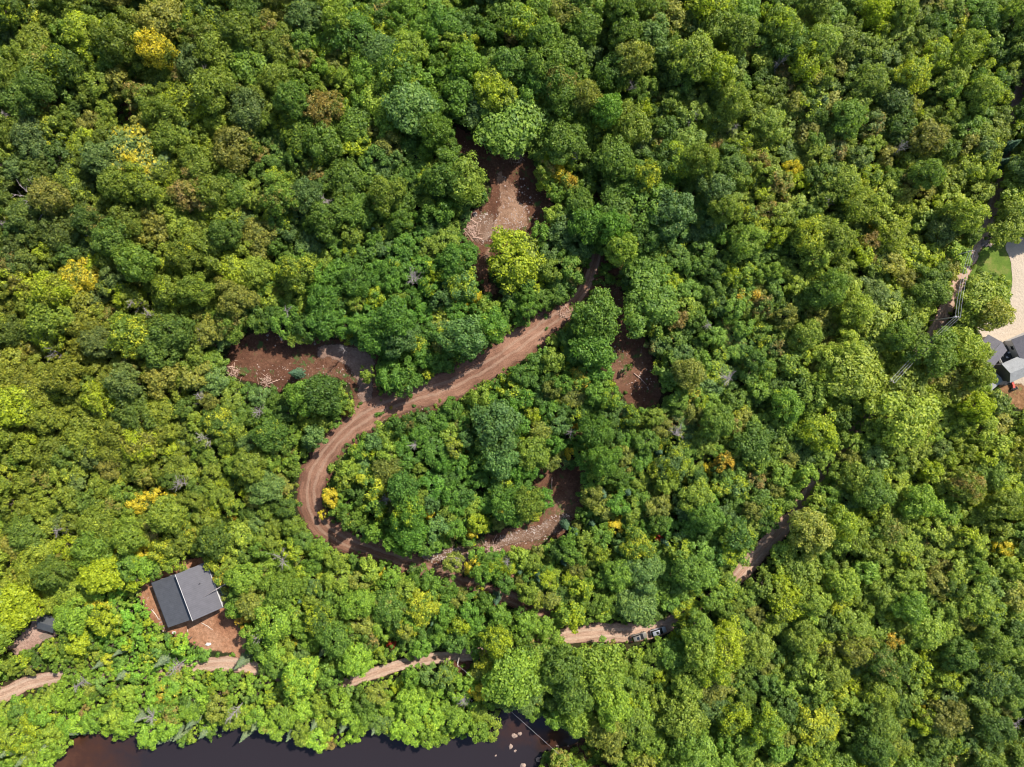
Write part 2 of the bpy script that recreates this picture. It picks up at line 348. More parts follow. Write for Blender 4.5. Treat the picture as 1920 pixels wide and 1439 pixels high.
def ribbon(name, px, mat, off, jit=0.5):
    W = [(*gnd(u, v)[:2], hw/6.4*1.02) for u, v, hw in px]; W = smooth_poly(W, 2, False)
    P = [W[0]]
    for a in W[1:]:
        L = math.hypot(a[0]-P[-1][0], a[1]-P[-1][1]); k = max(1, int(L/1.2)); p0 = P[-1]
        for s in range(1, k+1): P.append(tuple(lerp(p, q, s/k) for p, q in zip(p0, a)))
    mb = MB(); NA = 11; lane = []; edge = []; dist = 0
    for i, (x, y, h) in enumerate(P):
        a, b = P[max(i-1, 0)], P[min(i+1, len(P)-1)]; dx, dy = b[0]-a[0], b[1]-a[1]; L = math.hypot(dx, dy) or 1
        nx_, ny_ = -dy/L, dx/L
        if i: dist += math.hypot(x-P[i-1][0], y-P[i-1][1])
        hl = h*(1+jit*0.5*noise.noise((dist*0.18, 1, 2))+jit*0.35*noise.noise((dist*0.8, 5, 2))); hr = h*(1+jit*0.5*noise.noise((dist*0.18, 8, 3))+jit*0.35*noise.noise((dist*0.8, 9, 2)))
        for k in range(NA):
            s = 2*k/(NA-1)-1; q = s*(hl if s < 0 else hr)
            X, Y = x+nx_*q, y+ny_*q; mb.v.append((X, Y, T(X, Y)+off)); lane.append((s*h, dist, 0)); edge.append(abs(s)**3)
    for i in range(len(P)-1):
        for k in range(NA-1): o = i*NA+k; mb.f.append((o, o+1, o+NA+1, o+NA))
    o = mb.build(name, mat, smooth=True); tag(o, kind='structure')
    at = o.data.attributes.new('lane', 'FLOAT_VECTOR', 'POINT'); at.data.foreach_set('vector', [c for l in lane for c in l])
    at = o.data.attributes.new('edge', 'FLOAT', 'POINT'); at.data.foreach_set('value', edge)
    at = o.data.attributes.new('rim', 'FLOAT', 'POINT'); at.data.foreach_set('value', [1-e for e in edge])
    return o
# water
wm, WB = patch('river', RIVER, M['water'], 0, 0.0, 3.0, z=0.0)
at = wm.data.attributes.new('shallow', 'FLOAT', 'POINT'); vals = []
for v in wm.data.vertices:
    u_, v_ = proj(v.co.x, v.co.y, 0)
    s = 0.55*sm(1-(u_-90)/260)+0.6*sm(1-math.hypot((u_-1035)/60, (v_-1385)/30))+0.3*sm(1-math.hypot((u_-960)/70, (v_-1370)/60))
    vals.append(s)
at.data.foreach_set('value', vals)
# bare patches (pixels of the photo, laid on the terrain)
EARTH_LEFT = [(415, 685), (425, 655), (448, 632), (480, 615), (535, 612), (590, 625), (640, 632), (690, 642), (720, 665), (712, 700), (715, 760), (660, 755), (648, 715), (615, 706), (590, 712), (560, 740), (510, 735), (465, 720), (432, 705)]
EARTH_TOP = [(838, 235), (875, 235), (925, 275), (960, 290), (1000, 285), (1015, 330), (1040, 380), (1055, 430), (1030, 470), (985, 460), (950, 470), (925, 500), (915, 520), (940, 545), (925, 570), (900, 540), (885, 505), (890, 475), (868, 450), (862, 410), (895, 390), (920, 370), (915, 330), (880, 300), (845, 275)]
EARTH_LOW = [(990, 905), (1010, 870), (1060, 850), (1115, 870), (1105, 930), (1085, 975), (1060, 1005), (1000, 1030), (930, 1045), (890, 1035), (895, 1005), (950, 988), (1005, 970), (1035, 935)]
EARTH_LOW2 = [(780, 1045), (825, 1025), (885, 1020), (890, 1060), (860, 1080), (825, 1082), (785, 1068)]
EARTH_R = [(1130, 690), (1140, 620), (1120, 560), (1150, 530), (1175, 560), (1180, 610), (1225, 650), (1250, 760), (1195, 780), (1165, 745)]
EARTH_HOUSE = [(258, 1105), (275, 1078), (330, 1050), (400, 1040), (435, 1080), (440, 1130), (462, 1180), (470, 1245), (450, 1260), (440, 1225), (400, 1225), (355, 1208), (310, 1190), (280, 1165), (262, 1135)]
EARTH_SHED = [(8, 1216), (30, 1232), (70, 1214), (118, 1192), (125, 1160), (85, 1140), (62, 1140), (55, 1170), (30, 1195)]
for nm, P, mt, off in (('clearing', EARTH_LEFT, 'earth', 0.08), ('clearing', EARTH_TOP, 'earth', 0.08), ('clearing', EARTH_LOW, 'earth', 0.08),
                       ('clearing', EARTH_LOW2, 'stone_spread', 0.08), ('clearing', EARTH_R, 'earth', 0.08), ('bare_earth', EARTH_HOUSE, 'earth_bare', 0.08),
                       ('gravel_yard', EARTH_SHED, 'grav2', 0.08)):
    patch(nm, P, M[mt], off)
patch('gravel_pad', [(592, 650), (625, 643), (680, 650), (705, 672), (702, 700), (700, 765), (672, 770), (668, 715), (652, 690), (620, 672), (595, 672)], M['gravel'], 0.14, 0.6)
patch('gravel_pad', [(925, 320), (950, 322), (975, 370), (1000, 420), (960, 445), (930, 460), (912, 500), (895, 508), (910, 470), (925, 440), (930, 400), (935, 370)], M['packed'], 0.14, 1.3)
patch('rubble_patch', [(872, 412), (905, 395), (928, 400), (930, 440), (905, 460), (880, 450)], M['stone_spread'], 0.2, 0.6)
patch('rubble_patch', [(905, 1015), (950, 1000), (1005, 985), (1040, 965), (1075, 960), (1070, 990), (1030, 1010), (975, 1022), (915, 1034)], M['stone_spread'], 0.14, 0.6)
patch('clearing', [(212, 195), (245, 190), (262, 212), (245, 245), (225, 235)], M['earth'], 0.1)
patch('clearing', [(1095, 360), (1125, 350), (1150, 370), (1140, 400), (1110, 405)], M['earth'], 0.1)
patch('clearing', [(1095, 470), (1140, 450), (1185, 500), (1180, 545), (1120, 560), (1085, 560)], M['earth'], 0.06)
patch('clearing', [(830, 1240), (860, 1230), (905, 1240), (900, 1290), (880, 1330), (850, 1300)], M['earth'], 0.06)
patch('clearing', [(1140, 290), (1200, 290), (1215, 340), (1150, 350)], M['earth'], 0.06)
patch('river_bank', [(925, 1350), (945, 1325), (1000, 1318), (1060, 1350), (1110, 1372), (1150, 1420), (1150, 1470), (1000, 1470), (1000, 1425), (1040, 1398), (1090, 1385), (1060, 1374), (1020, 1352), (985, 1336), (950, 1338)], M['bank'], 0.05, 0.5)
patch('lawn', [(1800, 520), (1822, 480), (1845, 452), (1885, 440), (1915, 440), (1905, 500), (1898, 560), (1870, 640), (1815, 600), (1790, 560)], M['lawn'], 0.08, 0.4)
patch('driveway', [(1880, 455), (1925, 425), (2010, 380), (2010, 680), (1990, 740), (1880, 740), (1830, 660), (1822, 628), (1845, 596), (1892, 575), (1898, 530), (1896, 490)], M['paving'], 0.14, 0.15)
patch('dry_lawn', [(1855, 725), (1900, 715), (2010, 720), (2010, 775), (1890, 772)], M['drylawn'], 0.2, 0.4)
# roads
NEW_ROAD = [(1040, 1158, 14), (960, 1124, 14), (860, 1090, 15), (780, 1060, 17), (700, 1035, 18), (640, 1013, 19), (600, 985, 21), (583, 945, 22), (582, 905, 22), (600, 865, 20), (632, 825, 20),
            (675, 785, 22), (730, 757, 23), (800, 737, 24), (860, 715, 26), (915, 685, 26), (960, 655, 28), (1005, 622, 26), (1045, 594, 18), (1080, 566, 12), (1102, 530, 10), (1120, 480, 9), (1128, 400, 9), (1150, 320, 8)]
LANE = [(-120, 1360, 15), (-30, 1318, 15), (30, 1290, 15), (75, 1274, 13), (120, 1268, 11), (200, 1270, 9), (290, 1262, 10), (360, 1250, 11), (420, 1243, 16), (475, 1250, 12), (560, 1282, 9), (650, 1282, 9), (700, 1263, 11),
        (760, 1243, 11), (830, 1231, 11), (900, 1226, 12), (980, 1206, 12), (1060, 1191, 15), (1130, 1186, 19), (1200, 1186, 19), (1250, 1172, 16), (1310, 1145, 13), (1360, 1105, 14), (1400, 1062, 17), (1440, 1018, 17), (1490, 965, 15),
        (1540, 890, 12), (1610, 800, 12), (1690, 705, 12), (1750, 625, 12), (1785, 555, 13), (1815, 490, 12), (1848, 430, 12), (1868, 370, 13), (1880, 290, 12), (1898, 215, 13), (1915, 150, 14), (1960, 60, 13)]
ribbon('road_shoulder', [(u, v, h+(11 if 600 < u < 1060 and v < 900 else 6)) for u, v, h in NEW_ROAD], M['shoulder'], 0.1, 1.0)
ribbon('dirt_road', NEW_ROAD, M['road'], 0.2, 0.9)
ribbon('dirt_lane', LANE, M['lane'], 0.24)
# ------------------------------------------------------------------ canopy mask (where the photograph shows open ground)
EXCL = [[(423, 670), (443, 643), (467, 626), (533, 626), (590, 640), (640, 645), (680, 655), (705, 680), (698, 745), (665, 745), (640, 712), (615, 703), (587, 707), (570, 722), (553, 735), (510, 728), (467, 713), (430, 697)],
        [(845, 240), (870, 245), (930, 290), (985, 290), (1000, 320), (1018, 370), (1035, 420), (1022, 450), (975, 440), (955, 445), (925, 490), (912, 515), (930, 545), (920, 555), (902, 530), (895, 505), (902, 470), (878, 448), (872, 415), (895, 398), (925, 385), (932, 350), (912, 320), (870, 285)],
        [(1005, 905), (1040, 885), (1090, 880), (1080, 930), (1075, 975), (1040, 1000), (990, 1020), (920, 1035), (900, 1022), (912, 1003), (960, 990), (1010, 975), (1045, 935)],
        [(795, 1055), (830, 1035), (872, 1028), (875, 1055), (840, 1068)],
        [(1146, 690), (1156, 630), (1135, 550), (1165, 545), (1172, 600), (1205, 640), (1222, 690), (1240, 745), (1195, 765), (1165, 730)],
        [(270, 1100), (290, 1085), (330, 1072), (375, 1052), (398, 1070), (415, 1130), (425, 1160), (445, 1190), (452, 1215), (400, 1212), (360, 1198), (320, 1185), (300, 1165), (278, 1140)],
        [(16, 1218), (35, 1226), (60, 1210), (108, 1188), (108, 1170), (74, 1145), (64, 1150), (55, 1175), (35, 1195)],
        [(218, 205), (240, 200), (256, 214), (240, 238), (226, 228)],
        [(1125, 475), (1150, 500), (1165, 520), (1130, 540), (1100, 560), (1110, 520)],
        [(1112, 375), (1130, 370), (1130, 392), (1115, 392)],
        [(100, 1448), (150, 1382), (185, 1375), (225, 1392), (300, 1404), (400, 1392), (490, 1378), (545, 1395), (590, 1404), (640, 1400), (690, 1386), (735, 1386), (790, 1408), (840, 1392), (880, 1386), (930, 1402), (935, 1345), (955, 1334), (985, 1342), (1050, 1378), (1080, 1395), (1060, 1405), (1030, 1402), (1000, 1448), (1010, 1700), (-200, 1700), (-100, 1500)],
        [(1085, 1375), (1130, 1415), (1145, 1445), (1120, 1445), (1060, 1385)],
        [(1818, 498), (1842, 465), (1872, 455), (1900, 452), (1925, 445), (2100, 400), (2100, 760), (1895, 765), (1880, 730), (1868, 722), (1850, 726), (1878, 700), (1864, 690), (1862, 655), (1835, 632), (1838, 612), (1893, 582), (1893, 520), (1850, 508)],
        [(850, 1245), (885, 1240), (885, 1260), (860, 1262)]]
ROADX = [[(565, 960, 10), (583, 925, 25), (592, 885, 22), (640, 820, 20), (700, 772, 20), (780, 750, 20), (860, 718, 24), (920, 682, 24), (980, 640, 24), (1040, 598, 16), (1075, 574, 11), (1095, 545, 8), (1115, 510, 10)],
         [(585, 950, 25), (600, 985, 25), (640, 1012, 19), (690, 1030, 12), (760, 1050, 5), (830, 1072, 4), (900, 1096, 3), (960, 1122, 2), (1030, 1150, 2)],
         [(-60, 1325, 15), (0, 1300, 15), (50, 1280, 13), (110, 1265, 8), (135, 1272, -12), (220, 1268, -14), (335, 1254, -12), (370, 1250, 4), (430, 1243, 12), (470, 1248, 10)],
         [(650, 1280, 3), (700, 1262, 10), (760, 1243, 10), (840, 1230, 4), (880, 1230, 4), (930, 1218, -12), (1048, 1194, -12), (1062, 1191, 8), (1085, 1189, 14), (1140, 1186, 17), (1200, 1190, 20), (1245, 1176, 13), (1262, 1160, 5)],
         [(1392, 1072, 12), (1430, 1030, 16), (1470, 990, 13), (1497, 955, 5), (1520, 915, 1), (1560, 860, -4), (1620, 785, -3), (1690, 705, 0), (1700, 690, 4), (1750, 620, 11), (1795, 560, 13), (1815, 515, 12), (1835, 470, 4), (1858, 400, 2), (1868, 350, 8), (1888, 250, -4), (1912, 170, 6)]]
def clear_of(u, v, r):
    for P in EXCL:
        if pdist(u, v, P) < r*1.0: return False
    for Q in ROADX:
        for a, b in zip(Q, Q[1:]):
            d, f = segd(u, v, a, b)
            if d < lerp(a[2], b[2], f)+r*0.93: return False
    return True
# ------------------------------------------------------------------ foliage prototypes (meshes)
def add_leaf(V, F, p, n, s, rr):
    n = n.normalized(); a = n.orthogonal().normalized(); b = n.cross(a); t = rr.uniform(0, 6.283)
    e1 = a*math.cos(t)+b*math.sin(t); e2 = n.cross(e1); l = s*rr.uniform(0.7, 1.25); wd = l*rr.uniform(0.5, 0.75); k = len(V)
    V += [p-e1*l*0.5, p+e2*wd*0.5-n*wd*0.12, p+e1*l*0.5-n*l*0.15, p-e2*wd*0.5-n*wd*0.12]; F.append((k, k+1, k+2, k+3))
def leafmesh(name, V, F):
    m = bpy.data.meshes.new(name); m.from_pydata([tuple(v) for v in V], [], F); m.materials.append(M['leaf']); m.update(); return m
def rdir(rr):
    z = rr.uniform(-1, 1); t = rr.uniform(0, 6.283); q = math.sqrt(1-z*z); return Vector((q*math.cos(t), q*math.sin(t), z))
def crown_mesh(r, hz, ncl, nleaf, ls, seed, irr=0.35, spike=0.0):
    """broadleaf crown: a crowd of leafy boughs on an uneven dome, gaps between them; centred on z=0"""
    rr = random.Random(seed); V, F, cs = [], [], []
    lob = [(rr.uniform(0, 6.283), rr.uniform(0.5, 1)) for _ in range(3)]
    tries = 0
    while len(cs) < ncl and tries < 6000:
        tries += 1; d = rdir(rr)
        if d.z < -0.35: continue
        az = math.atan2(d.y, d.x); rad = 1+irr*sum(w_*math.cos(k_*az+p_) for k_, (p_, w_) in zip((2, 3, 5), lob))*0.28*(1-abs(d.z))
        rad *= rr.uniform(0.70, 0.95) if rr.random() < 0.8 else rr.uniform(0.35, 0.7)
        c = Vector((d.x*r*rad, d.y*r*rad, d.z*hz*rad)); cr = r*rr.uniform(0.15, 0.31)*(1.15 if d.z > 0.5 else 1)
        if all((c-o).length > 0.62*(cr+q) for o, q, _ in cs): cs.append((c, cr, d))
    tot = sum(q*q for _, q, _ in cs)
    for c, cr, d in cs:
        n = int(nleaf*cr*cr/tot); ax = (d*0.8+Vector((0, 0, 0.75))).normalized(); flat = rr.uniform(0.6, 0.95)
        sp = [rdir(rr) for _ in range(4)]
        for _ in range(n):
            q = rdir(rr)
            if q.dot(ax) < -0.25: q = -q if rr.random() < 0.85 else q
            k = 1+spike*max(0, max(q.dot(s_) for s_ in sp)-0.75)*3
            p = c+Vector((q.x, q.y, q.z*flat))*cr*k*(rr.uniform(0.75, 1.22) if rr.random() < 0.8 else rr.uniform(0.3, 0.75))
            nn = q+ax*0.25+rdir(rr)*0.8; l2 = ls*rr.uniform(0.8, 1.55); add_leaf(V, F, p, nn, l2, rr)
            if rr.random() < 0.5: add_leaf(V, F, p+rdir(rr)*l2*0.45, nn+rdir(rr)*0.5, l2*0.75, rr)
    return leafmesh('crown', V, F), cs
def trunk_mesh(h0, r, hz, cs, tr, seed, mat='bark'):
    """tapered trunk with limbs to some of the boughs; z=0 at the ground, crown centre at h0"""
    rr = random.Random(seed); mb = MB(); top = h0+hz*0.3; N = 6
    pts = [(0.12*r*math.sin(i*1.3+seed)*i/N, 0.12*r*math.cos(i*1.1+seed)*i/N, top*i/(N-1)-0.5*(i == 0)) for i in range(N)]
    mb.tube(pts, [tr*(1.35 if i == 0 else 1)*(1-0.75*i/(N-1)) for i in range(N)], 7)
    for c, cr, d in rr.sample(cs, min(len(cs), 9)):
        z0 = rr.uniform(0.45, 0.85)*top; a = Vector((0, 0, z0)); b = Vector((c.x, c.y, c.z+h0)); mid = a.lerp(b, 0.5)+Vector((0, 0, -0.1*r))
        mb.tube([a, mid, b], [tr*0.42, tr*0.25, tr*0.08], 5)
    m = bpy.data.meshes.new('trunk'); m.from_pydata(mb.v, [], mb.f); m.materials.append(M[mat]); m.update(); return m
def conifer_mesh(h, r, seed):
    rr = random.Random(seed); V, F = [], []; n = 17
    for i in range(n):
        f = i/(n-1); z = h*(0.12+0.86*f); rl = r*(1-f)**0.85+0.12; nb = max(4, int(9*(1-f)+4)); a0 = rr.uniform(0, 6.28)
        for k in range(nb):
            a = a0+6.283*k/nb+rr.uniform(-.2, .2); L = rl*rr.uniform(0.75, 1.15); dr = Vector((math.cos(a), math.sin(a), 0)); m = max(3, int(L/0.16))
            for j in range(m):
                q = (j+0.6)/m
                for s in (-1, 0, 1):
                    p = Vector((0, 0, z))+dr*L*q+Vector((-dr.y, dr.x, 0))*s*0.26*L*(1-q*0.7)*rr.uniform(0.6, 1)+Vector((0, 0, -0.35*L*q*q+0.08*(1-abs(s))))
                    add_leaf(V, F, p, Vector((dr.x*0.4, dr.y*0.4, 1))+rdir(rr)*0.4, 0.34, rr)
    return leafmesh('crown', V, F)
def pole_trunk(h, tr, mat='bark'):
    mb = MB(); mb.tube([(0, 0, -0.4), (0.03, 0, h*0.5), (0, 0.02, h*0.99)], [tr*1.2, tr*0.7, 0.02], 7)
    m = bpy.data.meshes.new('trunk'); m.from_pydata(mb.v, [], mb.f); m.materials.append(M[mat]); m.update(); return m
def dead_meshes(h, r, seed):
    rr = random.Random(seed); mb = MB(); lean = Vector((rr.uniform(-.4, .4), rr.uniform(-.4, .4), 1)); side = rdir(rr)
    mb.tube([lean*h*t_+Vector((0, 0, -0.4*(t_ == 0))) for t_ in (0, 0.35, 0.7, 1)], [0.2, 0.15, 0.09, 0.03], 6)
    br = MB()
    for _ in range(34):
        z0 = rr.uniform(0.4, 0.97); a = lean*h*z0; d = rdir(rr)+side*0.5; d.z = abs(d.z)*0.6+0.15; d.normalize(); L = r*rr.choice([0.4, 0.7, 1.0, 1.4])*rr.uniform(0.7, 1.1)*(1.25-z0*0.6)
        k = d.orthogonal()*rr.uniform(-.3, .3); b = a+d*L*0.5+k*L*0.3; c = a+d*L+k*L*0.1
        br.tube([a, b, c], [0.07, 0.045, 0.02], 4, False)
        for _ in range(6):
            q = rr.uniform(0.3, 0.95); s = a.lerp(c, q)+k*L*0.15; e = (d+rdir(rr)*0.8).normalized()
            br.tube([s, s+e*L*rr.uniform(0.2, 0.45)], [0.03, 0.012], 3, False)
    out = []
    for nm, q in (('trunk', mb), ('branches', br)):
        m = bpy.data.meshes.new(nm); m.from_pydata(q.v, [], q.f); m.materials.append(M['deadwood']); m.update(); out.append(m)
    return out
PROTO = []    # (class, crown mesh, trunk mesh, r, hz, h0)
for s in range(6): 
    r = 5.0; hz = [4.2, 4.8, 3.9, 4.5, 4.3, 5.0][s]; m, cs = crown_mesh(r, hz, [50, 44, 56, 46, 38, 52][s], 5600, 0.45, 100+s, [0.5, 0.8, 0.4, 1.0, 0.7, 0.6][s], [0, 0.4, 0.2, 0.7, 0.9, 0.3][s]); PROTO.append(('L', m, trunk_mesh(9.0, r, hz, cs, 0.28, s), r, hz, 9.0))
for s in range(5):
    r = 3.0; hz = [2.9, 3.3, 2.6, 3.0, 3.4][s]; m, cs = crown_mesh(r, hz, [26, 22, 30, 19, 26][s], 2500, 0.39, 200+s, 0.8, [0.2, 0.6, 0.3, 0.9, 0.5][s]); PROTO.append(('M', m, trunk_mesh(5.6, r, hz, cs, 0.15, 20+s), r, hz, 5.6))
for s in range(4):
    r = 1.7; hz = [1.9, 1.7, 2.2, 1.6][s]; m, cs = crown_mesh(r, hz, [14, 12, 16, 12][s], 950, 0.33, 300+s, 0.9, 0.7); PROTO.append(('S', m, trunk_mesh(3.0, r, hz, cs, 0.08, 40+s), r, hz, 3.0))
CLS = {k: [i for i, p in enumerate(PROTO) if p[0] == k] for k in 'LMS'}
CON = [(conifer_mesh(9, 2.0, 5+s), pole_trunk(9, 0.13), 2.0) for s in range(3)]
DEAD = [dead_meshes(9, 2.8, 70+s) for s in range(5)]
# ------------------------------------------------------------------ colour of the woods over the photo
OLIVE, FRESH, YELG, LIME, DEEP, BLUE = (0.082, 0.125, 0.020), (0.050, 0.125, 0.021), (0.130, 0.185, 0.030), (0.125, 0.225, 0.030), (0.034, 0.080, 0.020), (0.055, 0.105, 0.055)
ANCH = [(150, 80, OLIVE), (450, 150, OLIVE), (700, 100, (0.065, 0.135, 0.018)), (60, 420, (0.055, 0.09, 0.022)), (350, 420, OLIVE), (100, 620, (0.11, 0.135, 0.02)), (250, 800, (0.10, 0.135, 0.02)), (100, 1000, (0.095, 0.135, 0.02)),
        (350, 980, (0.095, 0.14, 0.022)), (650, 350, (0.06, 0.115, 0.02)), (800, 550, FRESH), (650, 600, FRESH), (500, 750, (0.06, 0.12, 0.02)), (520, 950, (0.085, 0.145, 0.022)), (800, 900, FRESH), (1000, 850, FRESH),
        (1150, 950, (0.06, 0.125, 0.022)), (850, 1130, (0.065, 0.14, 0.022)), (650, 1150, (0.085, 0.16, 0.024)), (1100, 120, (0.075, 0.135, 0.026)), (1350, 150, (0.09, 0.14, 0.03)), (1600, 150, (0.095, 0.145, 0.032)), (1250, 450, (0.06, 0.125, 0.024)), (1400, 650, (0.07, 0.135, 0.025)),
        (1500, 350, (0.105, 0.155, 0.03)), (1700, 400, (0.12, 0.165, 0.028)), (1600, 650, YELG), (1500, 800, (0.09, 0.155, 0.026)), (1750, 750, YELG), (1800, 950, (0.12, 0.175, 0.03)), (1500, 1150, (0.115, 0.175, 0.03)), (1350, 1000, (0.06, 0.125, 0.024)),
        (1700, 1200, (0.10, 0.16, 0.03)), (1850, 1350, (0.075, 0.125, 0.03)), (1300, 1350, (0.08, 0.145, 0.025)), (1100, 1280, (0.11, 0.185, 0.028)), (700, 1320, LIME), (450, 1330, (0.115, 0.205, 0.03)), (150, 1320, LIME), (300, 1220, (0.10, 0.215, 0.03)),
        (100, 1240, (0.07, 0.13, 0.02)), (60, 1100, (0.12, 0.165, 0.02)), (230, 1150, (0.085, 0.20, 0.03)), (1450, 1300, (0.075, 0.135, 0.025)), (1880, 100, (0.08, 0.13, 0.03))]
def region_tint(u, v, rr):
    W = 0; c = [0, 0, 0]
    for a, b, k in ANCH:
        w_ = 1/(((u-a)**2+(v-b)**2)/1e4+0.15)**1.6; W += w_
        for i in range(3): c[i] += w_*k[i]
    c = [q/W for q in c]; p = rr.random()
    if p < 0.16: m, f = DEEP, 0.6
    elif p < 0.30: m, f = YELG, 0.55
    elif p < 0.37: m, f = BLUE, 0.5
    elif p < 0.44: m, f = (0.14, 0.13, 0.04), 0.45
    elif p < 0.50: m, f = (0.045, 0.13, 0.022), 0.35
    else: m, f = c, 0
    b = rr.uniform(0.8, 1.22)
    return tuple(lerp(c[i], m[i], f)*b*((1.88, 1.66, 1.3)[i] if u < 1250 else (2.02, 1.78, 1.55)[i]) for i in range(3))
def region_r(u, v, rr):
    """crown radius in photo pixels"""
    big = rr.uniform(19, 33) if rr.random() < 0.7 else (rr.uniform(13, 22) if rr.random() < 0.75 else rr.uniform(30, 39)); small = rr.uniform(10, 20); tiny = rr.uniform(7, 15)
    if u > 1350 and big < 36: big *= 0.86
    lots = [(560, 760), (600, 500), (860, 250), (1120, 420), (1540, 480), (1350, 880), (1070, 1150), (680, 1250), (520, 1060), (300, 900)]
    if v > 1050 and u < 680 and pdist(u, v, [(160, 1080), (280, 1080), (350, 1200), (470, 1270), (640, 1290), (640, 1330), (0, 1330), (0, 1240), (150, 1200)]) < 0: return tiny
    if v > 1270 and u < 950: return rr.uniform(11, 22)
    d = pdist(u, v, lots)
    if d < 0: return small if rr.random() < 0.8 else rr.uniform(18, 28)
    if d < 70: return rr.uniform(15, 30)
    return big
# ------------------------------------------------------------------ placing the trees
trees = []   # (u, v, r_px, kind, tint, autumn, autumn_tint, lift)
grid = {}
def near(u, v, r, k):
    gu, gv = int(u//50), int(v//50)
    for a in range(gu-2, gu+3):
        for b in range(gv-2, gv+3):
            for q in grid.get((a, b), ()):
                if math.hypot(u-q[0], v-q[1]) < k*(r+q[2])*0.5*2: return True
    return False
def put(u, v, r, kind, tint, autumn=0.0, at_=(0.5, 0.3, 0.02)):
    q = (u, v, r, kind, tint, autumn, at_); trees.append(q); grid.setdefault((int(u//50), int(v//50)), []).append(q)
Y, O, YG, RD, PK = (0.50, 0.41, 0.03), (0.46, 0.31, 0.035), (0.30, 0.36, 0.02), (0.32, 0.05, 0.02), (0.34, 0.17, 0.12)
YEL = [(290, 92, 24, Y, .5), (425, 18, 13, O, .45), (255, 292, 48, Y, .33), (350, 198, 34, YG, .45), (608, 203, 27, (0.24, 0.18, 0.04), .5), (150, 520, 30, Y, .48), (175, 545, 11, O, .6), (928, 168, 34, YG, .42), (1042, 322, 15, Y, .55), (1034, 300, 15, YG, .6),
       (1068, 348, 18, O, .4), (1640, 22, 24, YG, .6), (1650, 50, 18, YG, .45), (1480, 316, 14, Y, .45), (1498, 340, 16, YG, .6), (1790, 228, 7, Y, .7), (966, 488, 37, YG, .5), (1008, 528, 19, YG, .5), (848, 557, 9, O, .6), (893, 556, 11, Y, .5), (882, 580, 9, Y, .5),
       (898, 633, 10, Y, .55), (806, 965, 12, Y, .6), (622, 932, 14, Y, .5), (642, 960, 10, Y, .55), (606, 966, 7, Y, .6), (438, 966, 7, O, .6), (276, 912, 10, Y, .6), (262, 942, 17, Y, .55), (306, 932, 15, Y, .58), (28, 762, 32, YG, .5), (190, 1078, 29, YG, .65), (272, 1033, 19, Y, .6), (217, 1009, 8, O, .6),
       (220, 1038, 10, Y, .5), (22, 1138, 34, YG, .6), (60, 1138, 16, YG, .6), (183, 1118, 20, Y, .4), (197, 1165, 22, YG, .5), (150, 1200, 20, YG, .6), (60, 1120, 16, YG, .6), (457, 1166, 11, O, .7), (420, 1078, 16, O, .42), (555, 1199, 9, Y, .5), (714, 1076, 11, Y, .45), (890, 1064, 14, Y, .45), (901, 1150, 9, Y, .6),
       (889, 997, 10, Y, .6), (1150, 988, 13, Y, .55), (1166, 978, 10, Y, .6), (1192, 992, 10, Y, .42), (1066, 850, 9, Y, .65), (1078, 800, 6, O, .65), (1355, 866, 15, O, .5), (1328, 878, 10, Y, .5), (1282, 895, 11, Y, .4), (1236, 1005, 8, RD, .8), (733, 1209, 7, RD, .7), (266, 806, 6, RD, .8), (327, 771, 7, RD, .6),
       (244, 806, 9, O, .5), (1371, 450, 10, O, .5), (1401, 562, 20, O, .38), (1300, 738, 18, O, .36), (1478, 1120, 30, YG, .5), (1462, 1135, 22, YG, .5), (1362, 1200, 28, YG, .48), (1714, 1328, 13, Y, .65), (1914, 1020, 9, O, .7), (1903, 984, 9, O, .6), (1880, 1030, 14, Y, .45), (1829, 763, 24, YG, .55),
       (1605, 1278, 22, YG, .5), (1618, 1305, 15, Y, .35), (1668, 1200, 18, O, .33), (1740, 1228, 18, YG, .5), (1278, 1198, 17, YG, .7), (1300, 1120, 20, YG, .4), (320, 1293, 22, O, .32), (705, 560, 17, YG, .4), (902, 1296, 14, Y, .5), (718, 1012, 9, PK, .8), (958, 1075, 8, PK, .7), (1540, 175, 20, YG, .35), (1675, 545, 22, YG, .45),
       (1740, 480, 22, YG, .45), (1275, 300, 26, YG, .38), (1370, 520, 16, YG, .4), (1085, 710, 18, O, .3), (1345, 700, 22, YG, .35), (520, 20, 22, YG, .35), (100, 545, 26, YG, .4), (420, 905, 18, YG, .35), (370, 1000, 16, O, .33), (1850, 1150, 24, YG, .35), (1560, 1215, 22, YG, .35), (340, 585, 22, O, .28),
       (45, 1385, 18, YG, .4), (720, 60, 22, YG, .4), (1860, 560, 18, YG, .3), (1610, 480, 18, YG, .45)]
rr = random.Random(3)
for u, v, r, c, a in YEL: put(u, v, r*1.12, 'autumn', region_tint(u, v, rr) if a < 0.5 else tuple(x*0.9 for x in YELG), a-(0.10 if r > 14 and a < 0.6 else 0.04), c)
